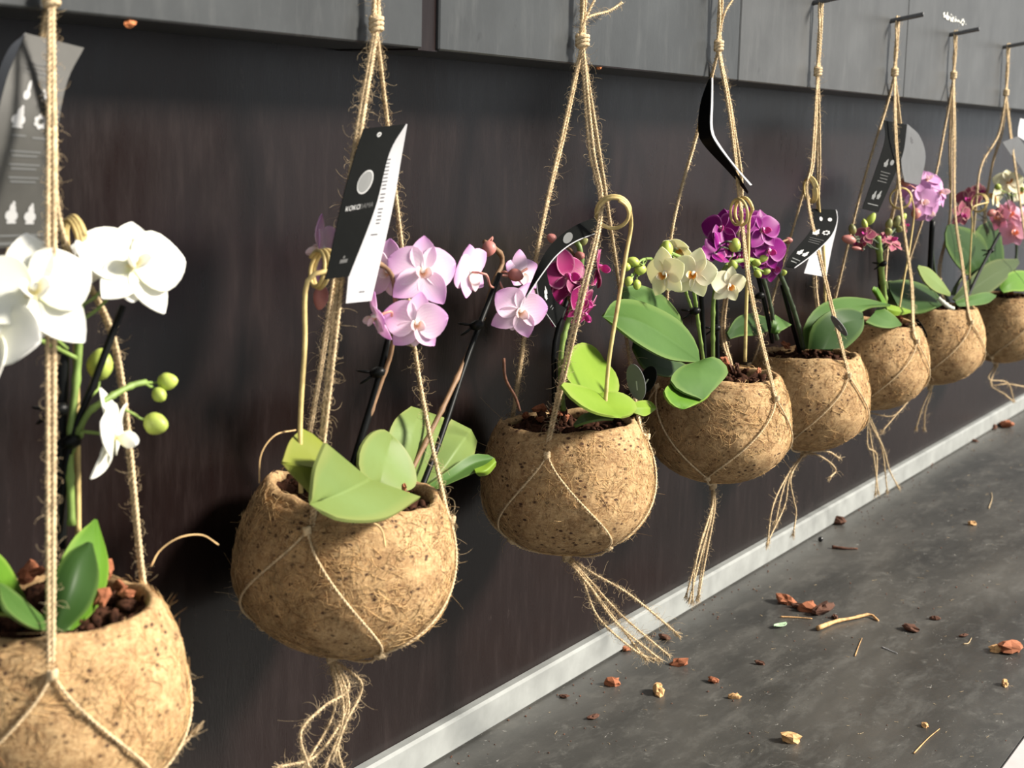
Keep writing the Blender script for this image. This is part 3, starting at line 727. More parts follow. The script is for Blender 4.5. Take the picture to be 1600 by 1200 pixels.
class Plant:
    def __init__(s, i, label):
        s.i = i; p = PT[i]; s.base = P2W(p, (0, 0, 0.05))
        s.o = thing('orchid', s.base, label, 'orchid', 'potted orchids')
    def leaf(s, A, m_, B, mat, th=0.0017, n=16, bul=0.0, name='leaf'):
        a, c, b = (spline(V3(q), n) for q in (A, m_, B))
        us = [0, 0.33, 0.66, 0.93]
        rows = [a*(1-u) + c*u for u in us] + [c] + [c*(1-u) + b*u for u in (0.07, 0.34, 0.67, 1.0)]
        G = np.stack(rows, 1)
        if bul:
            N = nrm(np.nan_to_num(np.cross(np.gradient(G, axis=1), np.gradient(G, axis=0))))
            s_ = np.linspace(-1, 1, 9); pf = np.sin(np.abs(s_)*np.pi); G = G + N*(bul*pf)[None, :, None]*np.sin(np.linspace(0.1, 3.04, n))[:, None, None]
        return sheet_mb(G, th).build(name, mat, s.o)
    def stem(s, P, r, mat, name='flower_stem'):
        C = spline(V3(P), max(10, 6*len(P))); n = len(C); rr = np.full(n, r); rr[::6] *= 1.28
        mb = MB(); tube(mb, C, rr, 8); return mb.build(name, mat, s.o)
    def flower(s, px, py, y, size, d, roll=0, kind='pink', stem=None, smat='stem_green'):
        D = fset(kind); loc = at(px, py, y); R = orient(cdir(*d), roll)
        f = bpy.data.objects.new('flower', D['column']); COL.objects.link(f); f.parent = s.o
        mw = np.eye(4); mw[:3, :3] = R*size; mw[:3, 3] = loc - s.base; f.matrix_local = Matrix(mw.tolist())
        for nm in ('petal', 'sepal'):
            for k, me in enumerate(D[nm]):
                c = bpy.data.objects.new(nm, me); COL.objects.link(c); c.parent = f
                c.rotation_euler = (random.gauss(0, 0.10), random.gauss(0, 0.10), random.gauss(0, 0.06)); q = random.uniform(0.93, 1.07); c.scale = (q, q, q)
        c = bpy.data.objects.new('lip', D['lip']); COL.objects.link(c); c.parent = f
        if stem is not None:
            q = at(*stem); back = loc - R[:, 2]*size*0.30
            P = spline([loc - R[:, 2]*size*0.01, back, (back+q)/2 - np.array([0, 0, 0.003]), q], 12)
            Pl = (P - loc) @ R / size
            mb = MB(); tube(mb, Pl, 0.0010/size, 6); me = mb.data('pedicel', smat)
            c = bpy.data.objects.new('pedicel', me); COL.objects.link(c); c.parent = f
        return f
    def bud(s, px, py, y, ln, wd, d, mat='bud_green', stem=None, smat='stem_green'):
        loc = at(px, py, y); z = cdir(*d); R = orient(z)
        mb = MB(); V, Q, T = blob_vf((0, 0, 0), np.eye(3), 12, 9)
        t = V[:, 2:3]; V = V*np.array([1, 1, 1.0]); g = 1 - 0.22*np.clip(t, 0, 1); V[:, :2] *= g
        a = np.arctan2(V[:, 1], V[:, 0]); V[:, :2] *= (1 + 0.05*np.cos(3*a))[:, None]
        V = V*np.array([wd/2, wd/2, ln/2]); V = loc + V @ R.T
        mb.add(V, Q); mb.f.append(np.array(T)); b = mb.build('bud', mat, s.o)
        if stem is not None:
            q = at(*stem); e = loc - z*ln*0.48
            mb = MB(); tube(mb, spline([e, e - z*ln*0.3, (e*0.45 + q*0.55), q], 10), 0.0008, 6); mb.build('pedicel', smat, b)
        return b
def stake(i, P, label, clips=(), r=0.0022, mat='black_plastic'):
    C = V3(P); o0 = C[-1]
    t = thing('plant_stake', o0, label, 'plant stake', 'black plant stakes')
    mb = MB(); tube(mb, spline(C, 12), r, 8); mb.build('rod', mat, t)
    for px, py, y in clips:
        q = at(px, py, y); mb = MB(); rt, up = cdir(1, 0.25, 0), cdir(-0.25, 1, 0); fw = cdir(0, 0, 1)
        blob(mb, q, np.stack([rt*0.006, up*0.0042, fw*0.005]), 8, 6)
        for s_ in (-1, 1):
            bl = q - rt*0.009 + up*0.003*s_
            blob(mb, bl, np.stack([nrm(rt - up*0.35*s_)*0.006, up*0.0013, fw*0.003]), 8, 5)
        mb.build('clip', mat, t)
def curl(i, stick, c, rx, ry, label, turns=2.4, tilt=0, y=0.0, r=0.0011, drift=0.007, flat=1.0):
    """dry willow stick ending in a coiled loop; rx, ry are the half sizes of the loop in the photo"""
    C = at(c[0], c[1], y); dep = 2400/np.dot(C-CAM, RW[:, 2]); Rm = max(rx, ry)/dep
    fr = cdir(1, 0, 0); fu = cdir(0, 1, 0); ff = cdir(0, 0, 1); ct = math.cos(math.radians(tilt)); st = math.sin(math.radians(tilt))
    e1, e2 = fr*ct + fu*st, -fr*st + fu*ct
    dx = math.sqrt(max(0, Rm**2 - (rx/dep)**2)); dy = math.sqrt(max(0, Rm**2 - (ry/dep)**2))
    n = int(26*turns); t = np.linspace(0, turns*2*np.pi, n)
    sd = drift*(t/t[-1]-0.5)
    nax = nrm(np.cross(e1*rx/dep + ff*dx, e2*ry/dep + ff*dy))
    sh = (1 - 0.12*t/t[-1])[:, None]
    ring = C + sh*(np.outer(np.cos(t), e1*rx/dep + ff*dx) + np.outer(np.sin(t), e2*ry/dep + ff*dy)) + np.outer(sd, nax)
    S_ = V3(stick)
    o = thing('willow_curl', S_[0], label, 'willow stick', 'curled willow sticks')
    P1 = spline(S_ + [ring[0]], 24)
    mb = MB(); tube(mb, P1, r, 7); mb.build('stick', 'willow', o)
    mb = MB(); tube(mb, ring, np.linspace(r, r*0.75, n), 7); mb.build('coil', 'willow', o)

# ---- first orchid: white
p = Plant(1, 'white-flowered orchid in the leftmost pot, blurred, with yellow green buds')
p.leaf([(85, 985, -0.02), (85, 905, -0.012), (112, 845, -0.006), (147, 813, 0.0)], [(104, 985, -0.03), (140, 920, -0.024), (151, 860, -0.012), (148, 813, 0.0)],
       [(112, 985, -0.03), (152, 945, -0.022), (168, 885, -0.012), (150, 813, 0.0)], 'leaf_bright', bul=0.001)
p.leaf([(66, 975, -0.03), (80, 915, -0.03), (104, 868, -0.026), (136, 849, -0.022)], [(82, 986, -0.038), (108, 930, -0.04), (124, 885, -0.035), (140, 849, -0.024)],
       [(100, 988, -0.04), (140, 945, -0.038), (153, 900, -0.03), (143, 850, -0.024)], 'leaf_dark', bul=0.001)  # dark sheet stands in for the shadow on the bright leaf
p.leaf([(60, 968, -0.01), (10, 930, -0.02), (-50, 900, -0.03)], [(62, 972, -0.012), (10, 945, -0.04), (-60, 925, -0.05)], [(65, 978, -0.014), (15, 962, -0.05), (-50, 955, -0.06)], 'leaf_bright', bul=0.001)
p.leaf([(50, 960, 0.02), (10, 880, 0.02), (-30, 848, 0.02)], [(40, 960, 0.015), (-5, 900, 0.01), (-60, 855, 0.02)], [(30, 965, 0.01), (-20, 920, 0.01), (-60, 880, 0.02)], 'leaf_bright', bul=0.001)
p.leaf([(90, 985, -0.02), (60, 960, -0.03), (20, 925, -0.035), (-5, 910, -0.04)], [(90, 985, -0.025), (50, 970, -0.045), (15, 940, -0.05), (-5, 910, -0.04)],
       [(85, 988, -0.03), (45, 980, -0.05), (5, 950, -0.06), (-5, 910, -0.04)], 'leaf_mid')
p.stem([(112, 820, 0), (110, 700, 0), (122, 560, 0), (126, 478, 0), (135, 455, 0)], 0.0021, 'stem_green')
p.stem([(120, 560, 0), (100, 550, 0), (70, 535, -0.01), (20, 515, -0.02)], 0.0012, 'stem_green')
p.stem([(112, 705, 0), (135, 650, -0.01), (165, 625, -0.015), (205, 603, -0.015), (228, 597, -0.015)], 0.0017, 'stem_green')
p.flower(52, 455, -0.03, 0.066, (0.30, 0.25, 0.8), -6, 'white', (105, 545, -0.01))
p.flower(-8, 520, -0.02, 0.058, (-0.3, 0.3, 0.8), 20, 'white', (20, 515, -0.02))
p.flower(205, 415, -0.02, 0.060, (0.55, 0.45, 0.75), 12, 'white', (128, 500, 0))
p.flower(170, 395, 0.015, 0.052, (0.05, 0.75, 0.6), -10, 'white', (126, 478, 0))
p.flower(176, 680, -0.02, 0.055, (1.0, -0.12, -0.12), 6, 'white', (128, 675, -0.01))
p.bud(157, 569, 0.005, 0.0185, 0.0150, (0.15, 1, 0.2), 'bud_green', (133, 640, 0))
p.bud(262, 596, -0.015, 0.0125, 0.0105, (1, 0.1, 0.3), 'bud_green', (225, 598, -0.015))
p.bud(249, 617, -0.015, 0.0095, 0.0085, (0.6, -0.6, 0.4), 'bud_green', (228, 600, -0.015))
p.bud(244, 662, -0.02, 0.0150, 0.0132, (0.9, -0.25, 0.4), 'bud_green', (195, 640, -0.015))
stake(1, [(192, 478, -0.012), (150, 590, -0.008), (108, 705, 0), (90, 860, 0.01), (85, 960, 0.01)], 'slanting black stake behind the white buds in the leftmost pot', [(112, 690, -0.003)], 0.0021)
stake(1, [(98, 500, 0.005), (96, 740, 0.01), (92, 960, 0.01)], 'upright black stake behind the front rope of the leftmost pot', [(92, 640, 0.005)], 0.0036, 'black_plastic')
curl(1, [(121, 960, 0.01), (122, 830, 0.01), (120, 640, 0.01), (118, 470, 0.01)], (114, 377, 0), 22, 38, 'curled willow stick beside the white flowers', 2.3, 12, 0.01, 0.0018, 0.004)

# ---- second orchid: pale pink
p = Plant(2, 'pale pink orchid with folded yellowish green leaves, second from left')
p.leaf([(484, 788, -0.066), (489, 740, -0.064), (497, 715, -0.062), (507, 692, -0.058)], [(484, 788, -0.066), (520, 776, -0.054), (550, 763, -0.046), (577, 750, -0.036)],
       [(484, 788, -0.066), (530, 812, -0.077), (600, 811, -0.073), (656, 778, -0.055)], 'leaf_pale', 0.0022)
p.leaf([(471, 671, -0.02), (452, 690, -0.028), (440, 723, -0.040)], [(488, 680, -0.022), (482, 705, -0.035), (491, 733, -0.048)], [(505, 695, -0.025), (504, 710, -0.035), (495, 735, -0.047)], 'leaf_olive', 0.002)
p.leaf([(440, 723, -0.040), (455, 742, -0.043), (485, 772, -0.045)], [(465, 727, -0.046), (475, 745, -0.046), (487, 770, -0.046)], [(495, 735, -0.048), (492, 750, -0.047), (488, 768, -0.046)], 'leaf_olive', 0.002)
p.leaf([(592, 757, -0.03), (563, 742, -0.032), (560, 708, -0.03), (576, 680, -0.024), (596, 671, -0.018), (612, 680, -0.016)], [(592, 757, -0.03), (596, 735, -0.027), (604, 705, -0.02), (612, 680, -0.016)],
       [(592, 757, -0.03), (630, 768, -0.036), (649, 757, -0.034), (646, 728, -0.03), (632, 702, -0.024), (612, 680, -0.016)], 'leaf_pale', 0.002)
p.leaf([(612, 765, 0.0), (604, 695, 0.004), (616, 657, 0.012), (641, 636, 0.02)], [(630, 765, 0.0), (640, 710, 0.0), (645, 670, 0.005), (658, 641, 0.018)],
       [(650, 765, 0.005), (680, 715, 0.01), (694, 680, 0.015), (692, 653, 0.022)], 'leaf_pale', 0.002)
p.leaf([(640, 768, 0.005), (670, 720, 0.01), (690, 680, 0.015), (704, 656, 0.02)], [(655, 770, 0.0), (690, 735, -0.002), (715, 700, 0.0), (735, 672, 0.01)],
       [(668, 766, 0.0), (705, 745, 0.0), (735, 720, 0.003), (744, 690, 0.01)], 'leaf_pale', 0.002)
p.leaf([(655, 768, -0.005), (695, 738, -0.008), (735, 712, -0.01), (762, 712, -0.014)], [(657, 771, -0.005), (705, 745, -0.01), (740, 724, -0.014), (770, 716, -0.017)],
       [(660, 773, -0.005), (712, 750, -0.008), (748, 735, -0.012), (774, 722, -0.018)], 'leaf_mid', 0.002)
p.leaf([(740, 733, -0.012), (755, 727, -0.014), (772, 716, -0.018)], [(743, 738, -0.015), (758, 736, -0.02), (774, 722, -0.02)], [(748, 743, -0.014), (762, 740, -0.018), (773, 728, -0.019)], 'leaf_lime', 0.0018)
p.stem([(560, 700, 0), (598, 590, -0.005), (612, 545, -0.01), (618, 470, -0.015), (605, 420, -0.015), (545, 400, -0.01), (515, 400, -0.01)], 0.0017, 'stem_brown')
p.stem([(638, 745, 0.0), (700, 620, 0.0), (745, 520, 0.005), (772, 440, 0.008), (784, 415, 0.008), (783, 398, 0.008), (768, 384, 0.008), (757, 378, 0.008)], 0.0020, 'stem_brown')
p.flower(660, 425, -0.03, 0.052, (0.18, 0.05, 1), 4, 'pink', (618, 480, -0.012))
p.flower(608, 425, -0.005, 0.046, (-0.25, 0.0, 1), -8, 'pink', (610, 430, -0.012))
p.flower(650, 505, -0.035, 0.045, (0.22, -0.12, 1), 2, 'pink', (616, 510, -0.012))
p.flower(736, 425, -0.01, 0.044, (-0.75, 0.15, -0.45), 18, 'pink', (772, 450, 0.006), 'stem_pink')
p.flower(588, 495, -0.02, 0.036, (-0.85, -0.35, 0.35), 10, 'pink', (614, 490, -0.012), 'stem_pink')
p.flower(506, 390, -0.005, 0.044, (-0.8, 0.1, -0.25), 12, 'pink', (520, 400, -0.01), 'stem_pink')
p.flower(812, 485, -0.03, 0.047, (0.25, -0.25, 1), 18, 'pink', (778, 435, 0.006), 'stem_pink')
p.flower(815, 425, 0.005, 0.034, (-0.4, -0.2, -0.8), 0, 'pink', (780, 430, 0.006), 'stem_pink')
p.bud(764, 389, 0.004, 0.013, 0.0115, (-0.3, -1, 0.2), 'bud_salmon', (757, 378, 0.008), 'stem_pink')
p.bud(501, 465, -0.005, 0.0170, 0.0105, (-0.1, -1, 0.2), 'bud_salmon', (520, 405, -0.01), 'stem_pink')
p.bud(806, 430, -0.01, 0.013, 0.0105, (0.9, -0.3, 0.2), 'bud_salmon', (784, 425, 0.008), 'stem_pink')
stake(2, [(610, 520, -0.004), (590, 600, -0.002), (555, 715, 0), (545, 750, 0)], 'black stake on the left in the pale pink orchid', [(590, 582, -0.004)], 0.0029)
stake(2, [(781, 428, 0.004), (735, 545, 0.002), (690, 680, -0.004), (655, 772, -0.008), (650, 790, -0.008)], 'long black stake slanting right in the pale pink orchid', [(745, 508, 0.0)], 0.0023)
curl(2, [(470, 770, -0.03), (469, 660, -0.03), (476, 540, -0.03), (480, 440, -0.03)], (500, 420, 0), 17, 31, 'curled willow stick left of the folded label with white back', 2.4, -8, -0.025, 0.0016, 0.007)

# ---- third orchid: dark magenta
p = Plant(3, 'dark magenta orchid with round lime green leaves, third from left')
p.leaf([(905, 614, -0.026), (884, 590, -0.02), (881, 560, -0.010), (903, 537, -0.002), (926, 541, -0.002), (944, 562, -0.004)], [(905, 614, -0.026), (918, 592, -0.018), (930, 577, -0.010), (944, 562, -0.004)],
       [(905, 614, -0.026), (935, 622, -0.03), (964, 614, -0.026), (963, 588, -0.016), (944, 562, -0.004)], 'leaf_lime', 0.002)
p.leaf([(935, 615, -0.036), (905, 603, -0.044), (875, 600, -0.052), (896, 626, -0.062), (928, 645, -0.068), (967, 653, -0.068)], [(935, 615, -0.036), (946, 629, -0.046), (957, 642, -0.058), (967, 653, -0.068)],
       [(935, 615, -0.036), (965, 613, -0.044), (988, 625, -0.052), (994, 639, -0.058), (985, 649, -0.064), (967, 653, -0.068)], 'leaf_lime', 0.002)
p.leaf([(985, 632, -0.04), (1000, 627, -0.04), (1015, 628, -0.042), (1024, 637, -0.045)], [(985, 638, -0.042), (998, 638, -0.045), (1012, 638, -0.047), (1024, 638, -0.046)],
       [(985, 643, -0.042), (997, 648, -0.046), (1008, 650, -0.048), (1024, 639, -0.046)], 'leaf_lime', 0.002)
p.leaf([(897, 665, -0.03), (912, 648, -0.035), (940, 645, -0.04), (962, 650, -0.045)], [(897, 666, -0.032), (915, 655, -0.04), (940, 651, -0.045), (960, 653, -0.048)],
       [(898, 667, -0.034), (918, 660, -0.045), (940, 656, -0.05), (958, 656, -0.05)], 'leaf_mid', 0.002)
p.stem([(880, 640, 0), (876, 580, -0.005), (880, 530, -0.008), (898, 470, -0.01), (908, 420, -0.008), (905, 385, -0.005), (895, 375, 0)], 0.0024, 'stem_green')
p.stem([(902, 460, -0.01), (905, 420, -0.005), (895, 395, 0.0), (885, 385, 0.0)], 0.0012, 'stem_brown')
p.flower(886, 432, -0.01, 0.046, (0.2, 0.0, 0.3), -10, 'magenta', (903, 430, -0.008))
p.flower(934, 418, -0.005, 0.044, (1.0, 0.0, 0.1), 8, 'magenta', (906, 425, -0.006), 'stem_brown')
p.flower(908, 470, -0.02, 0.040, (0.9, -0.3, 0.35), 10, 'magenta', (898, 475, -0.01), 'stem_brown')
p.flower(912, 490, 0.0, 0.036, (0.7, -0.6, 0.2), 20, 'magenta', (893, 490, -0.008), 'stem_brown')
p.flower(880, 470, 0.015, 0.050, (-0.4, 0.1, 0.5), -20, 'magenta', (898, 470, -0.008))
p.bud(862, 372, 0.0, 0.009, 0.008, (-0.8, 0.5, 0.2), 'bud_salmon', (885, 385, 0.0), 'stem_brown')
p.bud(906, 400, -0.006, 0.010, 0.009, (0.4, -0.2, 0.9), 'bud_salmon', (905, 420, -0.005), 'stem_brown')
p.bud(912, 378, -0.004, 0.009, 0.006, (0.7, 0.5, 0.3), 'bud_olive', (905, 395, -0.003), 'stem_brown')
stake(3, [(896, 440, 0.004), (868, 530, 0.004), (866, 600, 0.004), (866, 660, 0.004)], 'black stake behind the dark magenta orchid stem', [(893, 452, -0.004)], 0.0023)
curl(3, [(945, 640, -0.045), (952, 560, -0.045), (965, 480, -0.045), (978, 400, -0.045), (986, 355, -0.045)], (958, 333, 0), 27, 24, 'curled willow stick with round loop holding the third rope', 2.2, 0, -0.043, 0.0018, 0.006)

# ---- fourth orchid: cream
p = Plant(4, 'cream yellow orchid with orange lips and broad green leaf, fourth from left')
p.leaf([(1092, 563, -0.02), (1086, 535, -0.012), (1058, 500, -0.005), (1005, 473, 0.0), (962, 470, -0.003), (942, 493, -0.012)],
       [(1092, 566, -0.022), (1065, 545, -0.026), (1025, 517, -0.026), (985, 498, -0.022), (942, 494, -0.012)],
       [(1090, 567, -0.024), (1045, 562, -0.034), (1005, 543, -0.036), (970, 518, -0.03), (942, 495, -0.012)], 'leaf_mid', 0.002, 20, 0.001)
p.leaf([(1070, 530, 0.01), (1062, 495, 0.012), (1035, 462, 0.016), (1000, 446, 0.02), (972, 450, 0.02)], [(1060, 540, 0.008), (1035, 505, 0.008), (1005, 475, 0.012), (972, 455, 0.018)],
       [(1045, 540, 0.01), (1010, 510, 0.01), (985, 485, 0.012), (970, 462, 0.018)], 'leaf_mid', 0.002, bul=0.001)
p.leaf([(1080, 575, 0.0), (1050, 560, 0.01), (1020, 545, 0.015), (990, 530, 0.02)], [(1070, 580, 0.0), (1045, 578, 0.005), (1015, 565, 0.012), (990, 535, 0.02)],
       [(1060, 588, 0.0), (1035, 588, 0.005), (1005, 575, 0.012), (988, 545, 0.02)], 'leaf_dark', 0.002)  # darker green puts the shade under the broad leaf into the colour
p.leaf([(1091, 566, -0.035), (1062, 575, -0.042), (1047, 595, -0.052), (1064, 612, -0.062), (1098, 625, -0.07)], [(1092, 566, -0.037), (1093, 582, -0.052), (1095, 600, -0.062), (1098, 625, -0.07)],
       [(1093, 565, -0.035), (1118, 559, -0.042), (1137, 580, -0.052), (1122, 602, -0.062), (1098, 625, -0.07)], 'leaf_mid', 0.002)
p.leaf([(1060, 590, -0.04), (1046, 600, -0.048), (1037, 613, -0.056), (1048, 632, -0.064), (1066, 640, -0.068)], [(1075, 600, -0.045), (1068, 612, -0.054), (1062, 622, -0.06), (1060, 632, -0.066), (1067, 640, -0.068)],
       [(1115, 600, -0.05), (1112, 610, -0.058), (1105, 622, -0.064), (1088, 632, -0.068), (1067, 640, -0.068)], 'leaf_bright', 0.002)
p.leaf([(1135, 520, 0.03), (1150, 497, 0.035), (1172, 490, 0.04), (1200, 497, 0.045)], [(1137, 525, 0.03), (1155, 510, 0.03), (1178, 505, 0.035), (1205, 505, 0.04)], [(1140, 530, 0.028), (1158, 525, 0.028), (1182, 524, 0.03), (1205, 515, 0.035)], 'leaf_dark', 0.002)
p.stem([(1100, 570, 0), (1093, 520, 0), (1089, 490, 0), (1085, 460, -0.002), (1078, 430, -0.004), (1065, 405, -0.004), (1048, 395, -0.004)], 0.0019, 'stem_green')
p.stem([(1114, 570, 0), (1114, 500, -0.002), (1116, 460, -0.004), (1126, 430, -0.006), (1140, 412, -0.008), (1168, 406, -0.010), (1185, 408, -0.01)], 0.0022, 'stem_green')
p.stem([(1076, 440, -0.003), (1072, 455, -0.002), (1080, 480, 0.0)], 0.0014, 'stem_green')
p.stem([(1040, 420, 0.0), (1020, 405, 0.0), (1000, 408, 0.0), (992, 425, 0.0), (985, 438, 0.0)], 0.0013, 'stem_green')
p.stem([(1168, 408, -0.010), (1180, 418, -0.01), (1192, 424, -0.01)], 0.0012, 'stem_green')
p.flower(1040, 428, -0.018, 0.046, (-0.55, -0.15, 1), -12, 'cream', (1070, 420, -0.004))
p.flower(1084, 428, -0.020, 0.048, (-0.30, -0.10, 1), 8, 'cream', (1080, 440, -0.004))
p.flower(1056, 388, 0.008, 0.036, (0.3, 0.7, -0.5), 30, 'cream', (1060, 402, -0.004))
p.flower(1138, 446, -0.02, 0.040, (0.30, -0.30, 1), 6, 'cream', (1120, 450, -0.004))
for q in [(1041, 389, -0.01, 0.0165, 0.0135, (0.1, 1, 0.3), (1052, 398, -0.004)), (1148, 383, -0.012, 0.0150, 0.0130, (0.2, 1, 0.2), (1135, 415, -0.006)), (1145, 414, -0.016, 0.0120, 0.0110, (-0.1, 0.8, 0.6), (1130, 425, -0.006)),
          (1095, 408, 0.0, 0.0115, 0.0080, (0.2, 1, 0.1), (1085, 450, -0.002)), (989, 409, 0.0, 0.0125, 0.0095, (-1, 0.3, 0.1), (1010, 405, 0.0)), (1000, 421, -0.004, 0.0120, 0.0115, (-0.4, -0.4, 0.9), (1010, 408, 0.0)),
          (978, 417, 0.004, 0.0090, 0.0090, (-1, 0, 0.3), (998, 412, 0.0)), (982, 440, 0.0, 0.0100, 0.0080, (-0.4, -0.9, 0.2), (990, 430, 0.0)), (995, 445, -0.003, 0.0100, 0.0080, (0, -1, 0.2), (1000, 425, 0.0)),
          (1192, 404, -0.012, 0.0115, 0.0085, (1, 0.2, 0.2), (1175, 408, -0.01)), (1182, 411, -0.016, 0.0100, 0.0080, (0.8, -0.2, 0.5), (1170, 408, -0.01)), (1184, 428, -0.014, 0.0105, 0.0085, (0.5, -0.6, 0.5), (1176, 416, -0.01)),
          (1197, 424, -0.012, 0.0100, 0.0080, (0.9, 0.1, 0.3), (1188, 422, -0.01))]:
    p.bud(q[0], q[1], q[2], q[3], q[4], q[5], 'bud_green', q[6])
stake(4, [(1094, 440, 0.004), (1098, 500, 0.004), (1101, 570, 0.004)], 'left black stake in the cream orchid', [(1086, 486, 0.0)], 0.0026)
stake(4, [(1119, 455, 0.004), (1120, 510, 0.004), (1121, 572, 0.004)], 'right black stake in the cream orchid', [(1118, 513, 0.0)], 0.0024)
curl(4, [(1164, 565, -0.03), (1166, 480, -0.03), (1169, 400, -0.03), (1170, 345, -0.03)], (1156, 331, 0), 9, 22, 'curled willow stick in front of the purple flowers', 2.0, 8, -0.028, 0.0018, 0.012)

# ---- fifth orchid: purple
p = Plant(5, 'vivid purple orchid with a large dark drooping leaf, fifth from left')
p.leaf([(1258, 545, 0.0), (1254, 515, 0.0), (1275, 482, -0.004), (1310, 466, -0.01), (1350, 467, -0.02), (1391, 477, -0.03)], [(1275, 545, -0.01), (1275, 515, -0.012), (1292, 492, -0.016), (1318, 482, -0.022), (1350, 478, -0.028), (1391, 477, -0.032)],
       [(1300, 548, -0.03), (1318, 520, -0.03), (1328, 505, -0.032), (1340, 492, -0.034), (1362, 480, -0.034), (1391, 478, -0.033)], 'leaf_mid', 0.002, 20)
p.leaf([(1262, 545, -0.015), (1268, 510, -0.02), (1295, 487, -0.03), (1325, 482, -0.036), (1347, 489, -0.04)], [(1285, 546, -0.03), (1300, 520, -0.035), (1318, 505, -0.042), (1335, 500, -0.046), (1348, 498, -0.045)],
       [(1320, 545, -0.045), (1335, 532, -0.05), (1345, 520, -0.052), (1349, 508, -0.05), (1348, 492, -0.042)], 'leaf_dark', 0.002)
p.leaf([(1205, 520, 0.01), (1207, 500, 0.01), (1210, 492, 0.012)], [(1210, 522, 0.005), (1215, 508, 0.005), (1222, 500, 0.008)], [(1216, 520, 0.0), (1226, 514, 0.002), (1236, 508, 0.004)], 'leaf_mid', 0.002)
p.stem([(1255, 545, 0), (1245, 500, 0.0), (1228, 450, 0.0), (1218, 425, 0.0), (1212, 395, 0.0), (1205, 370, 0.0), (1185, 350, 0.0)], 0.0026, 'stem_dark')
p.stem([(1214, 530, 0.01), (1200, 460, 0.01), (1185, 420, 0.01), (1165, 390, 0.01), (1140, 375, 0.01)], 0.0022, 'stem_dark')
p.stem([(1210, 385, 0), (1222, 378, 0), (1232, 374, 0)], 0.0012, 'stem_brown')
for q in [(1190, 360, -0.01, 0.046, (0.45, 0.1, 1), 0), (1172, 352, 0.01, 0.044, (-0.1, 0.3, 1), -10), (1200, 392, -0.015, 0.044, (0.35, -0.1, 1), 10), (1178, 395, 0.0, 0.042, (0.1, -0.1, 1), -5),
          (1206, 416, -0.005, 0.042, (0.6, -0.35, 0.8), 15), (1128, 358, 0.005, 0.046, (-0.45, 0.15, 0.9), -10), (1125, 382, 0.0, 0.040, (-0.6, -0.2, -0.5), 0), (1118, 396, -0.004, 0.036, (-0.5, -0.5, -0.6), 10), (1150, 352, 0.012, 0.046, (0, 0.2, 1), 5), (1155, 398, 0.008, 0.036, (0, -0.6, 0.8), 0)]:
    p.flower(q[0], q[1], q[2], q[3], q[4], q[5], 'purple', (1165, 390, 0.01) if q[0] < 1170 else (1210, 395, 0.0), 'stem_dark')
p.bud(1232, 376, 0.0, 0.010, 0.008, (0.9, 0.1, 0.3), 'bud_salmon', (1215, 380, 0), 'stem_brown')
p.bud(1219, 387, -0.003, 0.014, 0.008, (0.8, -0.4, 0.3), 'bud_salmon', (1206, 385, 0), 'stem_brown')
p.bud(1224, 426, -0.003, 0.009, 0.0075, (0.6, 0.2, 0.6), 'bud_green', (1218, 420, 0), 'stem_dark')
stake(5, [(1184, 430, 0.016), (1196, 480, 0.016), (1207, 535, 0.016)], 'left dark stake in the purple orchid', [(1187, 462, 0.012)], 0.0026)
stake(5, [(1222, 445, 0.006), (1236, 500, 0.006), (1250, 550, 0.006)], 'right dark stake in the purple orchid', [], 0.0026)
curl(5, [(1288, 545, 0.0), (1289, 450, -0.004), (1286, 380, -0.006), (1280, 330, -0.01)], (1266, 297, 0), 4.5, 20, 'narrow curled willow stick on the fifth rope', 3.0, 12, -0.012, 0.0018, 0.005)

# ---- sixth orchid: dusky rose
p = Plant(6, 'dusky rose orchid with olive buds on a thick green stem, sixth from left')
p.leaf([(1380, 510, -0.01), (1372, 470, -0.01), (1362, 452, -0.012), (1366, 448, -0.012)], [(1386, 505, -0.018), (1378, 475, -0.018), (1370, 458, -0.016), (1368, 449, -0.014)], [(1392, 500, -0.015), (1385, 475, -0.016), (1376, 458, -0.015), (1370, 449, -0.014)], 'leaf_bright', 0.002)
p.leaf([(1383, 475, -0.02), (1395, 478, -0.025), (1410, 482, -0.03), (1424, 486, -0.034)], [(1385, 482, -0.025), (1395, 485, -0.03), (1410, 487, -0.034), (1424, 487, -0.035)], [(1386, 490, -0.025), (1398, 493, -0.03), (1412, 491, -0.034), (1424, 488, -0.035)], 'leaf_lime', 0.002)
p.leaf([(1372, 478, -0.02), (1385, 485, -0.03), (1398, 495, -0.036), (1408, 507, -0.042)], [(1365, 490, -0.028), (1378, 498, -0.036), (1392, 503, -0.042), (1408, 508, -0.044)], [(1352, 504, -0.03), (1370, 511, -0.04), (1390, 513, -0.045), (1408, 509, -0.045)], 'leaf_mid', 0.002)
p.leaf([(1375, 480, 0.02), (1382, 455, 0.025), (1386, 440, 0.03), (1400, 440, 0.03)], [(1390, 485, 0.02), (1398, 465, 0.02), (1405, 452, 0.025), (1412, 445, 0.028)], [(1412, 490, 0.02), (1420, 475, 0.02), (1424, 462, 0.022), (1420, 450, 0.026)], 'leaf_grey', 0.002)
p.stem([(1384, 490, 0), (1380, 450, 0), (1376, 415, 0), (1374, 395, 0), (1372, 370, 0)], 0.0042, 'stem_green')
p.stem([(1372, 380, 0), (1360, 372, 0), (1345, 372, 0), (1330, 378, 0)], 0.0016, 'stem_dark')
p.stem([(1374, 385, 0), (1388, 370, 0), (1398, 358, 0)], 0.0016, 'stem_dark')
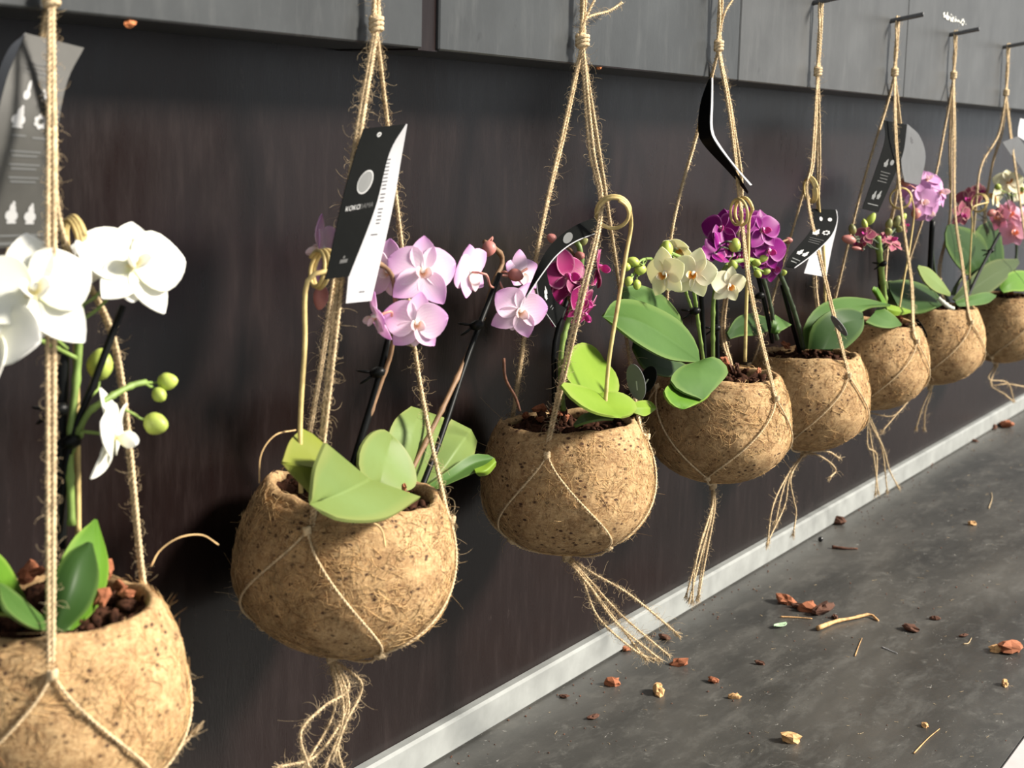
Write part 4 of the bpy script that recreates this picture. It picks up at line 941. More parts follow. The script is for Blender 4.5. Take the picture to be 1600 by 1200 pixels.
for q in [(1352, 368, -0.006, 0.030, (-0.3, 0.6, 0.8), 0), (1392, 378, -0.006, 0.038, (0.5, 0.7, 0.5), 10), (1378, 372, 0.004, 0.034, (0.1, 0.8, 0.6), 0), (1342, 378, 0.004, 0.028, (-0.7, -0.2, 0.6), 0), (1414, 352, -0.004, 0.024, (0.9, 0.2, 0.3), 0)]:
    p.flower(q[0], q[1], q[2], q[3], q[4], q[5], 'dusky', (1374, 390, 0), 'stem_dark')
for q in [(1361, 342, 0, 0.018, 0.0105, (0.5, 0.8, 0.2), 'bud_green', (1365, 370, 0)), (1351, 350, 0, 0.014, 0.008, (-0.3, 0.9, 0.2), 'bud_green', (1360, 370, 0)), (1332, 358, 0, 0.014, 0.010, (-0.3, 0.9, 0.2), 'bud_olive', (1345, 372, 0)),
          (1326, 374, 0, 0.020, 0.0115, (-0.9, 0.2, 0.3), 'bud_salmon', (1345, 374, 0)), (1389, 350, 0, 0.015, 0.010, (0.2, 0.9, 0.2), 'bud_olive', (1385, 372, 0)), (1401, 346, 0, 0.017, 0.011, (0.3, 0.9, 0.2), 'bud_olive', (1394, 362, 0)),
          (1411, 339, 0, 0.012, 0.009, (0.6, 0.7, 0.2), 'bud_green', (1400, 356, 0)), (1388, 362, -0.004, 0.014, 0.011, (0, 0.3, 0.9), 'bud_olive', (1385, 374, 0)), (1405, 358, -0.004, 0.012, 0.010, (0.4, 0.1, 0.9), 'bud_olive', (1396, 362, 0)), (1338, 388, -0.002, 0.014, 0.005, (-0.9, 0.1, 0.2), 'bud_salmon', (1352, 382, 0))]:
    p.bud(q[0], q[1], q[2], q[3], q[4], q[5], q[6], q[7], 'stem_dark')
stake(6, [(1372, 398, 0.008), (1374, 440, 0.008), (1376, 500, 0.008)], 'black stake in the dusky rose orchid', [(1380, 412, -0.004)], 0.0024)
curl(6, [(1404, 490, -0.02), (1412, 440, -0.02), (1421, 390, -0.02), (1428, 335, -0.02)], (1407, 310, 0), 16, 17, 'round willow loop in front of the lilac flowers', 2.0, 0, -0.022, 0.0012, 0.004)

# ---- seventh orchid: lilac
p = Plant(7, 'lilac pink orchid with a lens shaped pale leaf, seventh from left')
p.leaf([(1484, 458, -0.03), (1470, 438, -0.028), (1452, 420, -0.026), (1434, 415, -0.024)], [(1484, 461, -0.032), (1465, 444, -0.034), (1448, 430, -0.032), (1434, 416, -0.025)], [(1483, 463, -0.032), (1460, 455, -0.036), (1442, 438, -0.034), (1433, 418, -0.025)], 'leaf_pale', 0.0022)
p.leaf([(1475, 475, -0.01), (1455, 452, 0.0), (1420, 438, 0.005), (1388, 440, 0.01)], [(1470, 478, -0.02), (1450, 470, -0.015), (1418, 462, -0.005), (1390, 455, 0.005)], [(1462, 480, -0.03), (1445, 488, -0.03), (1425, 490, -0.02), (1402, 478, -0.01)], 'leaf_dark', 0.002)
p.leaf([(1488, 468, -0.02), (1515, 435, -0.018), (1550, 408, -0.014), (1590, 405, -0.01)], [(1492, 470, -0.026), (1525, 448, -0.03), (1560, 425, -0.03), (1592, 410, -0.015)], [(1496, 473, -0.028), (1535, 464, -0.036), (1568, 440, -0.036), (1592, 412, -0.016)], 'leaf_grey', 0.002)
p.leaf([(1492, 472, -0.03), (1515, 463, -0.035), (1540, 457, -0.04), (1556, 462, -0.042)], [(1494, 476, -0.034), (1518, 470, -0.042), (1540, 466, -0.046), (1556, 463, -0.044)], [(1498, 479, -0.036), (1520, 478, -0.045), (1542, 474, -0.048), (1556, 464, -0.045)], 'leaf_mid', 0.002)
p.leaf([(1492, 462, 0.0), (1500, 440, 0.0), (1525, 412, 0.005), (1548, 392, 0.01)], [(1490, 462, 0.0), (1495, 445, 0.004), (1515, 418, 0.01), (1548, 392, 0.012)], [(1486, 460, 0.0), (1490, 450, 0.006), (1508, 425, 0.014), (1546, 392, 0.014)], 'leaf_grey', 0.002)
p.stem([(1482, 470, 0), (1462, 430, 0), (1456, 380, 0), (1455, 340, 0), (1448, 310, 0)], 0.0022, 'stem_dark')
for q in [(1468, 300, -0.006, 0.054, (0.75, 0.15, 0.65), 0), (1440, 315, -0.010, 0.050, (0.2, -0.1, 1), -10), (1448, 282, 0.004, 0.046, (0.2, 0.6, 0.7), 0), (1432, 300, 0.010, 0.046, (-0.4, 0.1, 0.9), -12), (1452, 330, -0.012, 0.042, (0.3, -0.5, 0.8), 5)]:
    p.flower(q[0], q[1], q[2], q[3], q[4], q[5], 'lilac', (1454, 335, 0), 'stem_dark')
p.bud(1414, 285, 0.0, 0.017, 0.011, (-0.7, 0.3, 0.3), 'bud_salmon', (1440, 300, 0), 'stem_pink')
p.bud(1431, 334, -0.008, 0.016, 0.014, (-0.1, -1, 0.3), 'bud_salmon', (1445, 325, 0), 'stem_pink')
o = p.stem([(1466, 466, -0.03), (1473, 472, -0.036), (1484, 480, -0.042), (1490, 482, -0.046)], 0.003, 'root', 'aerial_root')
stake(7, [(1457, 345, -0.004), (1454, 400, -0.002), (1452, 440, 0.0), (1450, 475, 0.0)], 'black stake below the lilac flowers', [], 0.0040)
curl(7, [(1515, 440, -0.02), (1516, 400, -0.02), (1519, 350, -0.02), (1519, 325, -0.02)], (1530, 317, 0), 10, 14.5, 'small willow loop between the lilac and salmon flowers', 2.2, 0, -0.02, 0.0012, 0.004)
# a thin black prop leaning out of the seventh pot
stake(7, [(1562, 365, -0.03), (1530, 425, -0.03), (1506, 478, -0.03)], 'slanting black stake right of the seventh rope', [(1548, 392, -0.03)], 0.0026)

# ---- eighth orchid: salmon pink, with a cream spike
p = Plant(8, 'salmon pink and cream orchid by the right frame edge')
p.leaf([(1548, 455, 0.0), (1500, 420, 0.0), (1476, 380, 0.005), (1480, 352, 0.01)], [(1545, 450, 0.0), (1520, 410, 0.0), (1500, 380, 0.004), (1482, 352, 0.01)], [(1545, 445, 0.005), (1545, 400, 0.01), (1530, 365, 0.012), (1484, 350, 0.012)], 'leaf_dark', 0.002, bul=0.0015)
p.leaf([(1550, 455, 0.01), (1525, 400, 0.02), (1525, 360, 0.025), (1545, 345, 0.03)], [(1556, 455, 0.01), (1545, 400, 0.015), (1545, 365, 0.02), (1548, 345, 0.03)], [(1565, 455, 0.01), (1568, 400, 0.015), (1562, 365, 0.02), (1550, 345, 0.03)], 'leaf_dark', 0.002, bul=0.0015)
p.leaf([(1562, 450, -0.03), (1570, 432, -0.03), (1590, 423, -0.03), (1625, 428, -0.03)], [(1565, 455, -0.035), (1578, 443, -0.04), (1595, 440, -0.042), (1625, 438, -0.04)], [(1568, 458, -0.04), (1582, 455, -0.045), (1600, 455, -0.05), (1625, 448, -0.045)], 'leaf_bright', 0.002)
p.stem([(1580, 455, 0), (1588, 400, 0), (1586, 350, 0), (1580, 300, 0)], 0.0022, 'stem_dark')
for q in [(1578, 335, -0.004, 0.050, (-0.1, 0.2, 1), 0, 'salmon'), (1584, 362, -0.012, 0.054, (-0.1, -0.1, 1), 5, 'salmon'), (1562, 340, 0.004, 0.044, (-0.8, 0.1, 0.5), -10, 'salmon'), (1600, 345, 0.0, 0.050, (0.4, 0.1, 0.9), 10, 'salmon'),
          (1576, 285, 0.0, 0.052, (-0.05, 0.35, 0.9), 0, 'cream'), (1590, 300, 0.008, 0.050, (0.3, 0.1, 0.9), 10, 'cream'), (1556, 305, 0.012, 0.050, (-0.7, 0.1, -0.4), -10, 'cream')]:
    p.flower(q[0], q[1], q[2], q[3], q[4], q[5], q[6], (1585, 345, 0), 'stem_dark')
p.bud(1559, 292, 0.0, 0.012, 0.011, (-0.4, 0.3, 0.8), 'bud_green', (1580, 305, 0))
p.bud(1597, 296, -0.006, 0.011, 0.010, (0.4, 0.3, 0.8), 'bud_green', (1582, 308, 0))
p.bud(1549, 333, -0.006, 0.018, 0.012, (-0.8, -0.3, 0.4), 'bud_salmon', (1575, 345, 0), 'stem_pink')
for q in [(1512, 312, 0.03, 0.044, (-0.2, 0.1, 0.9), 0), (1502, 335, 0.03, 0.040, (0.2, -0.2, 0.9), 10), (1530, 300, 0.04, 0.036, (0.3, 0.2, 0.9), 0)]:
    p.flower(q[0], q[1], q[2], q[3], q[4], q[5], 'dusky', (1545, 345, 0.03), 'stem_dark')
stake(8, [(1590, 375, 0.004), (1586, 420, 0.004), (1580, 465, 0.004)], 'black stake under the salmon pink flowers', [], 0.0024)
# ------------------------------------------------------------------ hanging labels
def text_tris(body, size):
    cu = bpy.data.curves.new('lettering', 'FONT'); cu.body = body; cu.size = size; cu.align_x = 'CENTER'; cu.align_y = 'CENTER'
    ob = bpy.data.objects.new('lettering', cu)
    me = bpy.data.meshes.new_from_object(ob); v = [tuple(x.co) for x in me.vertices]; f = [list(q.vertices) for q in me.polygons]
    bpy.data.objects.remove(ob); bpy.data.meshes.remove(me); bpy.data.curves.remove(cu); return v, f
class Surf:
    """bent card: two edge lines (photo points with their own distance) and a straight span between"""
    def __init__(s, L, R, n=24):
        s.L = spline(V3(L), n); s.R = spline(V3(R), n); s.n = n
        s.len = np.linalg.norm(np.diff((s.L+s.R)/2, axis=0), axis=1).sum(); s.wid = np.linalg.norm(s.R-s.L, axis=1).mean()
    def grid(s, nu=5):
        return np.stack([s.L*(1-u) + s.R*u for u in np.linspace(0, 1, nu)], 1)
    def pt(s, u, v, off=0.0006):
        x = np.clip(v, 0, 1)*(s.n-1); i = int(min(s.n-2, math.floor(x))); f = x-i
        l = s.L[i]*(1-f) + s.L[i+1]*f; r = s.R[i]*(1-f) + s.R[i+1]*f
        n = nrm(np.cross(r-l, (s.L[i+1]+s.R[i+1])-(s.L[i]+s.R[i])))
        q = l*(1-u) + r*u
        if np.dot(n, CAM-q) < 0: n = -n
        return q + n*off
def mark(par, s, polys, mat, name='print', label=None):
    """flat print: polygons in metres on the card, (x across from centre, y down from top)"""
    mb = MB()
    for v, f in polys:
        V = [s.pt(0.5 + x/s.wid, y/s.len) for x, y in v]
        n0 = mb.n; mb.v.append(np.array(V)); mb.n += len(V)
        for q in f: mb.f.append(np.array([q]) + n0)
    o = mb.build(name, mat, par, False)
    if label: o['label'] = label
    return o
def ell(x, y, rx, ry, n=18): return [(x + rx*math.cos(2*math.pi*k/n), y + ry*math.sin(2*math.pi*k/n)) for k in range(n)], [list(range(n))]
def rect(x0, y0, x1, y1): return [(x0, y0), (x1, y0), (x1, y1), (x0, y1)], [[0, 1, 2, 3]]
def plantmark(x, y, h):
    """small pictogram of a bulbous pot with a neck and a foot"""
    return [ell(x, y, h*0.30, h*0.24), ell(x+h*0.05, y-h*0.28, h*0.15, h*0.22), rect(x-h*0.22, y+h*0.22, x+h*0.22, y+h*0.32), ell(x+h*0.10, y-h*0.50, h*0.07, h*0.10, 10)]
def lines(x, y, w_, n, dy, h): return [rect(x-w_/2*(1-0.12*((k*7) % 3)), y+k*dy, x+w_/2*(1-0.10*((k*5) % 3)), y+k*dy+h) for k in range(n)]
def word(s, body, size, y, mat, par, x=0.0):
    v, f = text_tris(body, size)
    return mark(par, s, [([(x+a, y-b) for a, b, _ in v], f)], mat, 'lettering')
def card(loc, label, panels):
    o = thing('label_card', at(*loc), label, 'label', 'folded labels on the ropes'); out = []
    for nm, L, R, mat in panels:
        s = Surf(L, R); sheet_mb(s.grid(), 0.0005).build(nm, mat, o); out.append(s)
    return o, out
# first label: pictogram card greyed by painted sky gloss, cut by the frame
o, (s,) = card((85, 60, 0.012), 'pictogram label with painted-in grey sky gloss, hanging at the left frame edge',
  [('front_panel', [(40, 52, 0.016), (8, 130, 0.010), (-10, 230, 0.006), (-16, 388, 0.010)], [(131, 75, 0.012), (104, 130, 0.006), (88, 220, 0.002), (76, 384, 0.006)], 'card_sky_gloss')])
B = Surf([(40, 52, 0.016), (12, 80, 0.026), (-12, 150, 0.034), (-25, 260, 0.036)], [(42, 52, 0.017), (30, 95, 0.018), (10, 160, 0.016), (0, 260, 0.016)]); sheet_mb(B.grid(), 0.0005).build('back_panel', 'card_white', o)
W_, H_ = s.wid, s.len
k = H_/335.0                                    # card length spans about 335 photo pixels
mark(o, s, lines(-0.1*W_, 52*k, W_*0.46, 3, 8*k, 3.4*k), 'print_dim', 'print_lines')
mark(o, s, [ell(-12*k, 108*k, 6*k, 8*k), ell(-11*k, 94*k, 3*k, 11*k)], 'print_white', 'pictogram')
sun = [ell(24*k, 106*k, 7*k, 7*k)] + [ell((24+11*math.cos(a))*k, (106+11*math.sin(a))*k, 2.4*k, 2.4*k, 6) for a in np.arange(8)*0.785]
mark(o, s, sun, 'print_white', 'pictogram'); mark(o, s, plantmark(-18*k, 148*k, 38*k), 'print_white', 'pictogram')
mark(o, s, [ell((20+8*math.cos(a))*k, (148+8*math.sin(a))*k, 4*k, 4*k, 8) for a in np.arange(7)*0.9], 'print_white', 'pictogram')
mark(o, s, lines(-14*k, 170*k, 24*k, 1, 8*k, 2.5*k) + lines(22*k, 172*k, 26*k, 1, 8*k, 2.5*k), 'print_grey', 'print_lines')
for y_ in (193, 212, 231): mark(o, s, lines(0, y_*k, W_*0.5, 2, 6*k, 2.6*k), 'print_grey', 'print_lines')
mark(o, s, plantmark(-18*k, 288*k, 36*k), 'print_white', 'pictogram'); mark(o, s, plantmark(14*k, 290*k, 34*k), 'print_white', 'pictogram')
mark(o, s, lines(0, 316*k, W_*0.86, 1, 8*k, 3*k) + lines(0, 327*k, W_*0.9, 1, 8*k, 4*k), 'print_grey', 'print_lines')
# second label: black front with grey disc, white back leaf
o, (s, b) = card((605, 200, -0.03), 'black folded label with grey disc and white inner leaf, above pink flowers',
  [('front_panel', [(568, 201, -0.040), (552, 250, -0.046), (533, 320, -0.052), (508, 437, -0.058)], [(634, 194, -0.034), (608, 240, -0.044), (586, 325, -0.054), (545, 432, -0.060)], 'card_black'),
   ('back_panel', [(570, 202, -0.0385), (562, 260, -0.038), (554, 330, -0.038), (540, 474, -0.038)], [(636, 194, -0.033), (627, 245, -0.026), (612, 330, -0.024), (580, 470, -0.026)], 'card_white')])
k = s.len/235.0
mark(o, s, [ell(0.0*k, 102*k, 15*k, 17.5*k, 28)], 'print_white', 'disc_rim'); q = mark(o, s, [ell(0, 102*k, 13.4*k, 15.8*k, 28)], 'print_grey', 'disc'); q.location = [a + b_*0.0003 for a, b_ in zip(q.location, cdir(0, 0, 1))]
word(s, 'KOKO', 10*k, 138*k, 'print_white', o, -12*k); word(s, 'DAMA', 10*k, 138*k, 'print_dim', o, 14.2*k)
mark(o, s, lines(2*k, 210*k, 20*k, 1, 5*k, 5*k) + [ell(0, 207*k, 3*k, 2*k, 8)], 'print_dim', 'print_lines')
kb = b.len/275.0
for y0_, n_ in ((52, 9), (105, 3), (128, 5)): mark(o, b, lines(21*kb, y0_*kb, 17*kb, n_, 5.6*kb, 1.7*kb), 'print_dark', 'print_lines')
mark(o, b, lines(14*kb, 168*kb, 26*kb, 1, 5*kb, 1.8*kb) + lines(4*kb, 258*kb, 26*kb, 1, 5*kb, 1.6*kb), 'print_dark', 'print_lines')
# rope eyelet of the label
mb = MB(); e = s.pt(0.42, 0.075, 0.0007); uu = nrm(s.pt(0.6, 0.075)-s.pt(0.3, 0.075)); vv = nrm(s.pt(0.42, 0.15)-s.pt(0.42, 0.05)); t = np.linspace(0, 2*np.pi, 20)
tube(mb, e + np.outer(np.cos(t)*0.0021, uu) + np.outer(np.sin(t)*0.0021, vv), 0.0005, 6); mb.build('eyelet', 'print_white', o)
# third label: strip arching behind the willow ring
o, (s, b) = card((928, 350, -0.02), 'black label strip arching below the round willow loop',
  [('front_panel', [(940, 336, -0.012), (900, 352, -0.018), (868, 375, -0.026), (846, 405, -0.034), (821, 463, -0.04)], [(938, 362, -0.022), (900, 377, -0.03), (872, 397, -0.036), (850, 424, -0.042), (822, 465, -0.044)], 'card_black'),
   ('back_panel', [(842, 416, -0.03), (838, 440, -0.03), (845, 475, -0.03), (868, 511, -0.03)], [(852, 412, -0.024), (857, 440, -0.022), (868, 470, -0.022), (884, 482, -0.024)], 'card_black')])
k = s.len/180.0
mark(o, s, [ell(0, 78*k, 0.34*s.wid, 11*k, 24)], 'print_grey', 'disc')
ed = MB(); tube(ed, s.R + RW @ np.array([0, 0, -1])*0.0002, 0.0005, 5); ed.build('card_edge', 'card_white', o)
ed = MB(); tube(ed, b.L, 0.0004, 5); ed.build('card_edge', 'card_white', o)
kb = b.len/100.0
mark(o, b, plantmark(-2*kb, 48*kb, 17*kb) + plantmark(4.5*kb, 42*kb, 14*kb), 'print_white', 'pictogram'); mark(o, b, lines(0, 68*kb, 10*kb, 2, 5*kb, 1.5*kb), 'print_grey', 'print_lines')
# fourth label: edge-on black leaf with white edge
o, (s, b) = card((1108, 130, -0.01), 'black bent label seen almost edge-on with a white edge, on fourth rope',
  [('front_panel', [(1107, 125, 0.004), (1095, 160, 0.006), (1091, 200, 0.006), (1098, 224, 0.002), (1140, 270, -0.012), (1168, 303, -0.02)], [(1112, 120, -0.016), (1110, 160, -0.02), (1109, 200, -0.022), (1118, 224, -0.024), (1148, 265, -0.03), (1169, 300, -0.034)], 'card_black'),
   ('back_panel', [(1112, 121, -0.0165), (1111, 160, -0.0205), (1110, 203, -0.0225), (1122, 228, -0.0245), (1150, 264, -0.0305), (1172, 290, -0.034)], [(1114, 122, -0.014), (1114, 160, -0.018), (1114, 203, -0.020), (1126, 228, -0.022), (1152, 263, -0.028), (1175, 289, -0.032)], 'card_white')])
# fifth label
o, (s, b) = card((1280, 325, -0.01), 'black pictogram label curling over a white leaf, on the fifth rope',
  [('front_panel', [(1264, 326, -0.006), (1272, 345, -0.016), (1264, 364, -0.022), (1236, 398, -0.03), (1227, 417, -0.032)], [(1306, 328, -0.012), (1308, 345, -0.022), (1298, 370, -0.03), (1268, 399, -0.038), (1241, 419, -0.04)], 'card_black'),
   ('back_panel', [(1284, 327, -0.004), (1278, 350, -0.004), (1268, 390, -0.006), (1256, 427, -0.008)], [(1308, 330, -0.004), (1308, 350, -0.002), (1299, 390, -0.002), (1291, 433, -0.004)], 'card_white')])
ed = MB(); tube(ed, s.R, 0.0007, 5); ed.build('card_edge', 'card_white', o)
k = s.len/105.0
mark(o, s, plantmark(-5.5*k, 34*k, 12*k), 'print_white', 'pictogram'); mark(o, s, [ell((4.5+3*math.cos(a))*k, (31+3*math.sin(a))*k, 1.3*k, 1.3*k, 6) for a in np.arange(7)*0.9], 'print_white', 'pictogram')
mark(o, s, [ell(-5*k, 11*k, 1.6*k, 2.6*k), ell(4*k, 12*k, 2.2*k, 2.2*k)], 'print_white', 'pictogram')
mark(o, s, lines(0, 45*k, 16*k, 3, 4.5*k, 0.9*k), 'print_dim', 'print_lines')
mark(o, s, plantmark(-4*k, 80*k, 12*k) + plantmark(4*k, 80*k, 11*k), 'print_white', 'pictogram'); mark(o, s, lines(0, 92*k, 14*k, 2, 4.5*k, 1.2*k), 'print_grey', 'print_lines')
# sixth label
o, (s, b) = card((1395, 192, -0.01), 'black pictogram label with a bent silver leaf, on the sixth rope',
  [('front_panel', [(1381, 188, -0.004), (1383, 215, -0.010), (1374, 248, -0.016), (1347, 326, -0.022)], [(1417, 195, -0.010), (1412, 235, -0.018), (1400, 268, -0.024), (1372, 332, -0.03)], 'card_black'),
   ('back_panel', [(1417, 194, -0.008), (1411, 225, -0.008), (1408, 255, -0.010), (1413, 284, -0.012)], [(1419, 195, -0.004), (1437, 213, -0.002), (1446, 245, -0.002), (1437, 290, -0.004)], 'card_silver')])
k = s.len/140.0
mark(o, s, plantmark(-6*k, 65*k, 15*k) + [ell(6*k, 60*k, 4*k, 5*k)], 'print_grey', 'pictogram'); mark(o, s, lines(0, 78*k, 22*k, 4, 5*k, 1.2*k), 'print_dim', 'print_lines')
mark(o, s, plantmark(-6*k, 118*k, 15*k) + plantmark(6*k, 116*k, 15*k), 'print_grey', 'pictogram'); mark(o, s, lines(0, 130*k, 28*k, 1, 5*k, 1.2*k), 'print_grey', 'print_lines')
kb = b.len/95.0
mark(o, b, [ell((3+4*math.cos(a))*kb, (36+5*math.sin(a))*kb, 2.2*kb, 2*kb, 7) for a in np.arange(6)], 'print_dark', 'print_lines')
# eighth label
o, (s, b) = card((1585, 220, -0.02), 'silver label cut by the right frame edge, above the cream flowers',
  [('front_panel', [(1566, 222, -0.02), (1578, 240, -0.024), (1592, 258, -0.028), (1602, 275, -0.03)], [(1590, 213, -0.026), (1602, 228, -0.03), (1614, 245, -0.034), (1625, 262, -0.036)], 'card_silver'),
   ('back_panel', [(1590, 213, -0.026), (1591, 200, -0.022), (1594, 185, -0.018)], [(1608, 224, -0.03), (1612, 206, -0.026), (1616, 190, -0.022)], 'card_white')])

# small oval plastic tags at the ends of the ropes
def disc_tag(px, py, y, rx, ry, tilt, yaw, mat, label):
    c = at(px, py, y); dep = 2400/np.dot(c-CAM, RW[:, 2]); t = math.radians(tilt)
    e1 = cdir(math.cos(t), math.sin(t), yaw)*rx/dep*math.sqrt(1+yaw*yaw); e2 = cdir(-math.sin(t), math.cos(t), 0)*ry/dep; n = nrm(np.cross(e1, e2))
    if np.dot(n, CAM-c) < 0: n = -n
    o = thing('oval_tag', c, label, 'tag', 'oval tags on the ropes'); mb = MB(); a = np.arange(24)*2*np.pi/24
    ring = np.outer(np.cos(a), e1) + np.outer(np.sin(a), e2)
    V = np.vstack([c + ring + n*0.0005, c + ring*1.0 - n*0.0005]); n0 = 24
    mb.add(V, [[j, (j+1) % 24, 24+(j+1) % 24, 24+j] for j in range(24)]); mb.f.append(np.array([list(range(24))])); mb.f.append(np.array([list(range(24, 48))[::-1]]))
    d = mb.build('disc', mat, o, False); fix_normals(d)
    mb = MB(); q0 = c + n*0.0008 - e1*0.05 - e2*0.45; q1 = c + n*0.0008 + e1*0.1 + e2*0.05; w_ = nrm(e1)*0.0006
    mb.add([q0-w_, q0+w_, q1+w_, q1-w_], [[0, 1, 2, 3]]); mb.build('print', 'print_white', o, False)
disc_tag(994, 597, -0.052, 13, 29, 14, 0.6, 'card_silver', 'silver oval tag right of the lime green leaf')
disc_tag(1012, 593, -0.042, 12, 22, -22, 0.5, 'card_black', 'black oval tag behind the silver one, beside the fourth pot')
disc_tag(1311, 509, -0.058, 4.5, 20, 38, 0.9, 'card_silver', 'narrow silver oval tag in front of the dark drooping leaf')
disc_tag(1440, 513, -0.06, 3.0, 17, 30, 0.9, 'card_black', 'narrow dark oval tag between the sixth and seventh pots')

# ------------------------------------------------------------------ litter on the shelf
ZT = ZS
def lay(px, py, spx, mat, label, group=None, sq=1.0, **kw):
    q = atz(px, py, ZT); dep = 2400/np.dot(q-CAM, RW[:, 2]); s = spx/dep*0.72
    q = q + np.array([0, 0, s*0.30]); o = chip(q, s, mat, label, group, rot=(random.uniform(-0.2, 0.2), random.uniform(-0.2, 0.2), random.uniform(0, 6.28)), **kw); return o
lay(1227, 942, 24, 'bark', 'rounded orange brown bark piece at the left end of the bark cluster on shelf')
lay(1248, 950, 16, 'bark_dark', 'dark bark crumb between the bigger pieces of the bark cluster on shelf')
lay(1262, 954, 24, 'bark', 'reddish bark piece in the middle of the bark cluster on shelf')
lay(1285, 958, 34, 'bark_dark', 'fibrous brown bark piece at the right of the bark cluster on shelf')
lay(1304, 966, 12, 'bark_dark', 'smallest dark crumb at the right end of the bark cluster on shelf')
lay(1578, 1018, 34, 'bark', 'large rust brown bark piece near the right frame edge')
lay(1557, 1017, 18, 'bark_pale', 'tan flake beside the large bark piece at the right frame edge')
lay(1235, 1158, 22, 'bark_pale', 'pale tan bark flake lying alone on the lower shelf')
lay(1029, 1084, 22, 'bark_pale', 'pale lumpy bark crumb under the wide tassel')
lay(1062, 1039, 20, 'bark', 'orange red bark crumb right of the wide tassel tips')
lay(978, 1016, 14, 'bark', 'small rust bark crumb touching the pale strip, left of the tassel tips')
lay(957, 1070, 20, 'bark', 'angular orange bark crumb left of the pale lumpy one')
lay(1038, 998, 15, 'bark_dark', 'dark red bark crumb behind the wide tassel tips')
lay(1115, 1066, 15, 'bark', 'hairy brown bark crumb in the middle of the shelf')
lay(1148, 1091, 13, 'bark_pale', 'little tan crumb below the hairy bark crumb')
lay(1188, 1038, 12, 'bark_dark', 'grey brown crumb right of the hairy bark crumb')
lay(1308, 818, 22, 'bark_dark', 'flat brown bark piece beside the pale strip, under the fifth pot')
lay(1572, 667, 20, 'bark', 'orange bark chip far along the pale strip')
lay(1552, 670, 14, 'bark_dark', 'black brown crumb left of the far orange bark chip')
lay(1423, 985, 20, 'bark_dark', 'dark bark crumb at the end of the long twig')
lay(1460, 968, 12, 'bark_dark', 'tiny dark crumb above and right of the twig end')
lay(1505, 995, 11, 'bark_dark', 'tiny dark crumb near the pale fibre curl')
lay(1570, 1071, 13, 'bark_pale', 'small tan flake at lower right of the shelf')
lay(926, 1123, 15, 'bark_dark', 'dark furry crumb at the lower left of the shelf')
lay(881, 1090, 12, 'bark_dark', 'dark crumb beside the pale strip at lower left')
lay(1518, 820, 10, 'bark_pale', 'small tan crumb on the far shelf')
lay(1445, 1135, 10, 'bark_pale', 'tiny olive tan crumb on the lower right shelf')
lay(1452, 727, 11, 'bark_dark', 'dark flat crumb beside the pale strip under the seventh pot')
lay(1522, 690, 9, 'bark_dark', 'tiny black crumb beside the pale strip under the eighth pot')
# black pebble
q = atz(1282, 846, ZT); mb = MB(); blob(mb, q + [0, 0, 0.0034], np.diag([0.0042, 0.0038, 0.0036]), 12, 8, 0.05)
o = mb.build('pebble', 'pebble', None, True, q); tag(o, 'round black pebble beside the pale strip', 'pebble')
# twigs and peelings
def twig(P, r, mat, label, name='twig', cat='twig'):
    C = spline([atz(a, b_, ZT) + [0, 0, h] for a, b_, h in P], 16); rr = np.linspace(r, r*0.5, 16)*(1+RNG.uniform(-0.15, 0.15, 16))
    mb = MB(); tube(mb, C, rr, 7); o = mb.build(name, mat, None, True, C[0]); tag(o, label, cat)
twig([(1278, 986, 0.0035), (1305, 975, 0.003), (1330, 970, 0.003), (1358, 964, 0.003), (1366, 967, 0.002), (1372, 971, 0.001)], 0.0027, 'bark_pale', 'long curved tan twig below the bark cluster')
twig([(1219, 965, 0.001), (1245, 966, 0.001), (1269, 968, 0.001)], 0.0011, 'bark_pale', 'short straight straw under the bark cluster', 'straw', 'straw')
twig([(1300, 857, 0.002), (1318, 859, 0.002), (1340, 859, 0.0015)], 0.0024, 'bark_dark', 'short brown twig right of the black pebble')
twig([(1428, 1178, 0.0008), (1450, 1155, 0.0008), (1468, 1140, 0.0008)], 0.0007, 'bark_pale', 'thin pale straw on the lower right shelf', 'straw', 'straw')
twig([(1336, 1026, 0.0008), (1343, 1007, 0.0008), (1347, 998, 0.0008)], 0.0006, 'bark_pale', 'faint thin straw below the long twig', 'straw', 'straw')
twig([(1378, 1012, 0.0008), (1390, 1017, 0.0008), (1402, 1022, 0.0008)], 0.0007, 'card_white', 'white straw fragment in the middle of the lower shelf', 'straw', 'straw')
twig([(1505, 1007, 0.0008), (1513, 1006, 0.0008), (1518, 998, 0.001)], 0.0007, 'jute_fuzz', 'pale curled fibre beside a tiny crumb', 'fibre', 'fibre')
twig([(1545, 795, 0.0008), (1550, 780, 0.001), (1549, 770, 0.0008)], 0.0007, 'jute_fuzz', 'pale fibre tuft on the far shelf', 'fibre', 'fibre')
# green leaf scrap
q = atz(1219, 980, ZT); u_ = np.linspace(-1, 1, 7); v_ = np.linspace(-1, 1, 5)
G = np.array([[q + np.array([0.013*a*0.7 + 0.002*b_, 0.0045*b_*(1-a*a*0.75) - 0.004*a, 0.0015 + 0.0015*b_*b_ + 0.001*a*a]) for b_ in v_] for a in u_])
o = sheet_mb(G, 0.0006).build('leaf_scrap', 'green_bit', None, True, q); tag(o, 'small torn green leaf scrap under the bark cluster', 'leaf scrap')
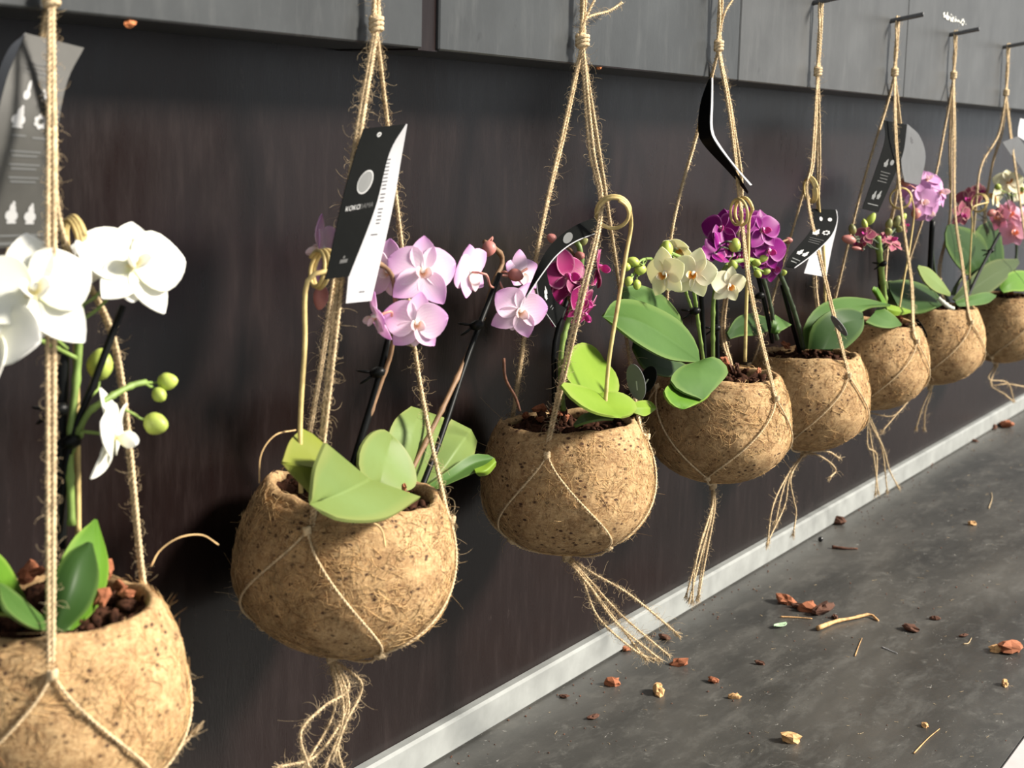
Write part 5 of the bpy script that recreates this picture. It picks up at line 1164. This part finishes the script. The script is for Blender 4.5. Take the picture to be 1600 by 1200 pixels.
# crumbs nobody could count
mb = MB()
for _ in range(420):
    if random.random() < 0.45:
        x = random.uniform(0.2, 2.4); y = YW-0.012-random.expovariate(1/0.02)
    else:
        x = random.uniform(0.2, 2.2); y = random.uniform(yf+0.01, YW-0.02)
    s = random.uniform(0.0003, 0.0011); blob(mb, (x, y, ZT+s*0.4), np.diag([s*random.uniform(0.8, 2), s, s*0.7]), 5, 4, 0.3)
o = mb.build('soil_crumbs', 'bark_dark'); tag(o, 'fine dark soil crumbs scattered over the shelf', 'soil', None, 'stuff')
mb = MB(); n = 260
P0 = np.stack([RNG.uniform(0.2, 2.2, n), RNG.uniform(yf+0.01, YW-0.03, n), np.full(n, ZT+0.0005)], 1); dd = RNG.normal(size=(n, 3)); dd[:, 2] = 0; dd = nrm(dd)
t = np.linspace(0, 1, 4)[None, :, None]; bd = RNG.normal(size=(n, 1, 3)); bd[..., 2] = 0
strands(mb, P0[:, None, :] + RNG.uniform(0.001, 0.006, (n, 1, 1))*(t*dd[:, None, :] + 0.4*t*t*bd), 0.00024)
o = mb.build('fibre_litter', 'jute_fuzz'); tag(o, 'fine pale fibres and flecks littering the shelf', 'fibres', None, 'stuff')
# stray coir and root fibres springing from the pots
def stray(P, r, mat, label, parent):
    mb = MB(); tube(mb, spline(V3(P), 18), r, 5); o = mb.build('stray_fibre', mat, parent); o['label'] = label
stray([(236, 885, -0.01), (250, 860, -0.01), (280, 840, -0.015), (315, 836, -0.02), (341, 851, -0.02)], 0.0005, 'coir_hair', 'long stray fibre bending right', PT[1].o)
stray([(462, 672, -0.02), (430, 680, -0.02), (408, 710, -0.02), (405, 755, -0.02)], 0.0004, 'coir_hair', 'arching stray fibre', PT[2].o)
stray([(560, 815, -0.068), (585, 818, -0.072), (597, 830, -0.075), (602, 855, -0.077)], 0.0007, 'coir_hair', 'short golden fibre over the rim', PT[2].o)
stray([(787, 560, -0.03), (790, 592, -0.03), (805, 620, -0.03), (812, 642, -0.03)], 0.0012, 'bark_dark', 'brown peeling of fibre', PT[3].o)
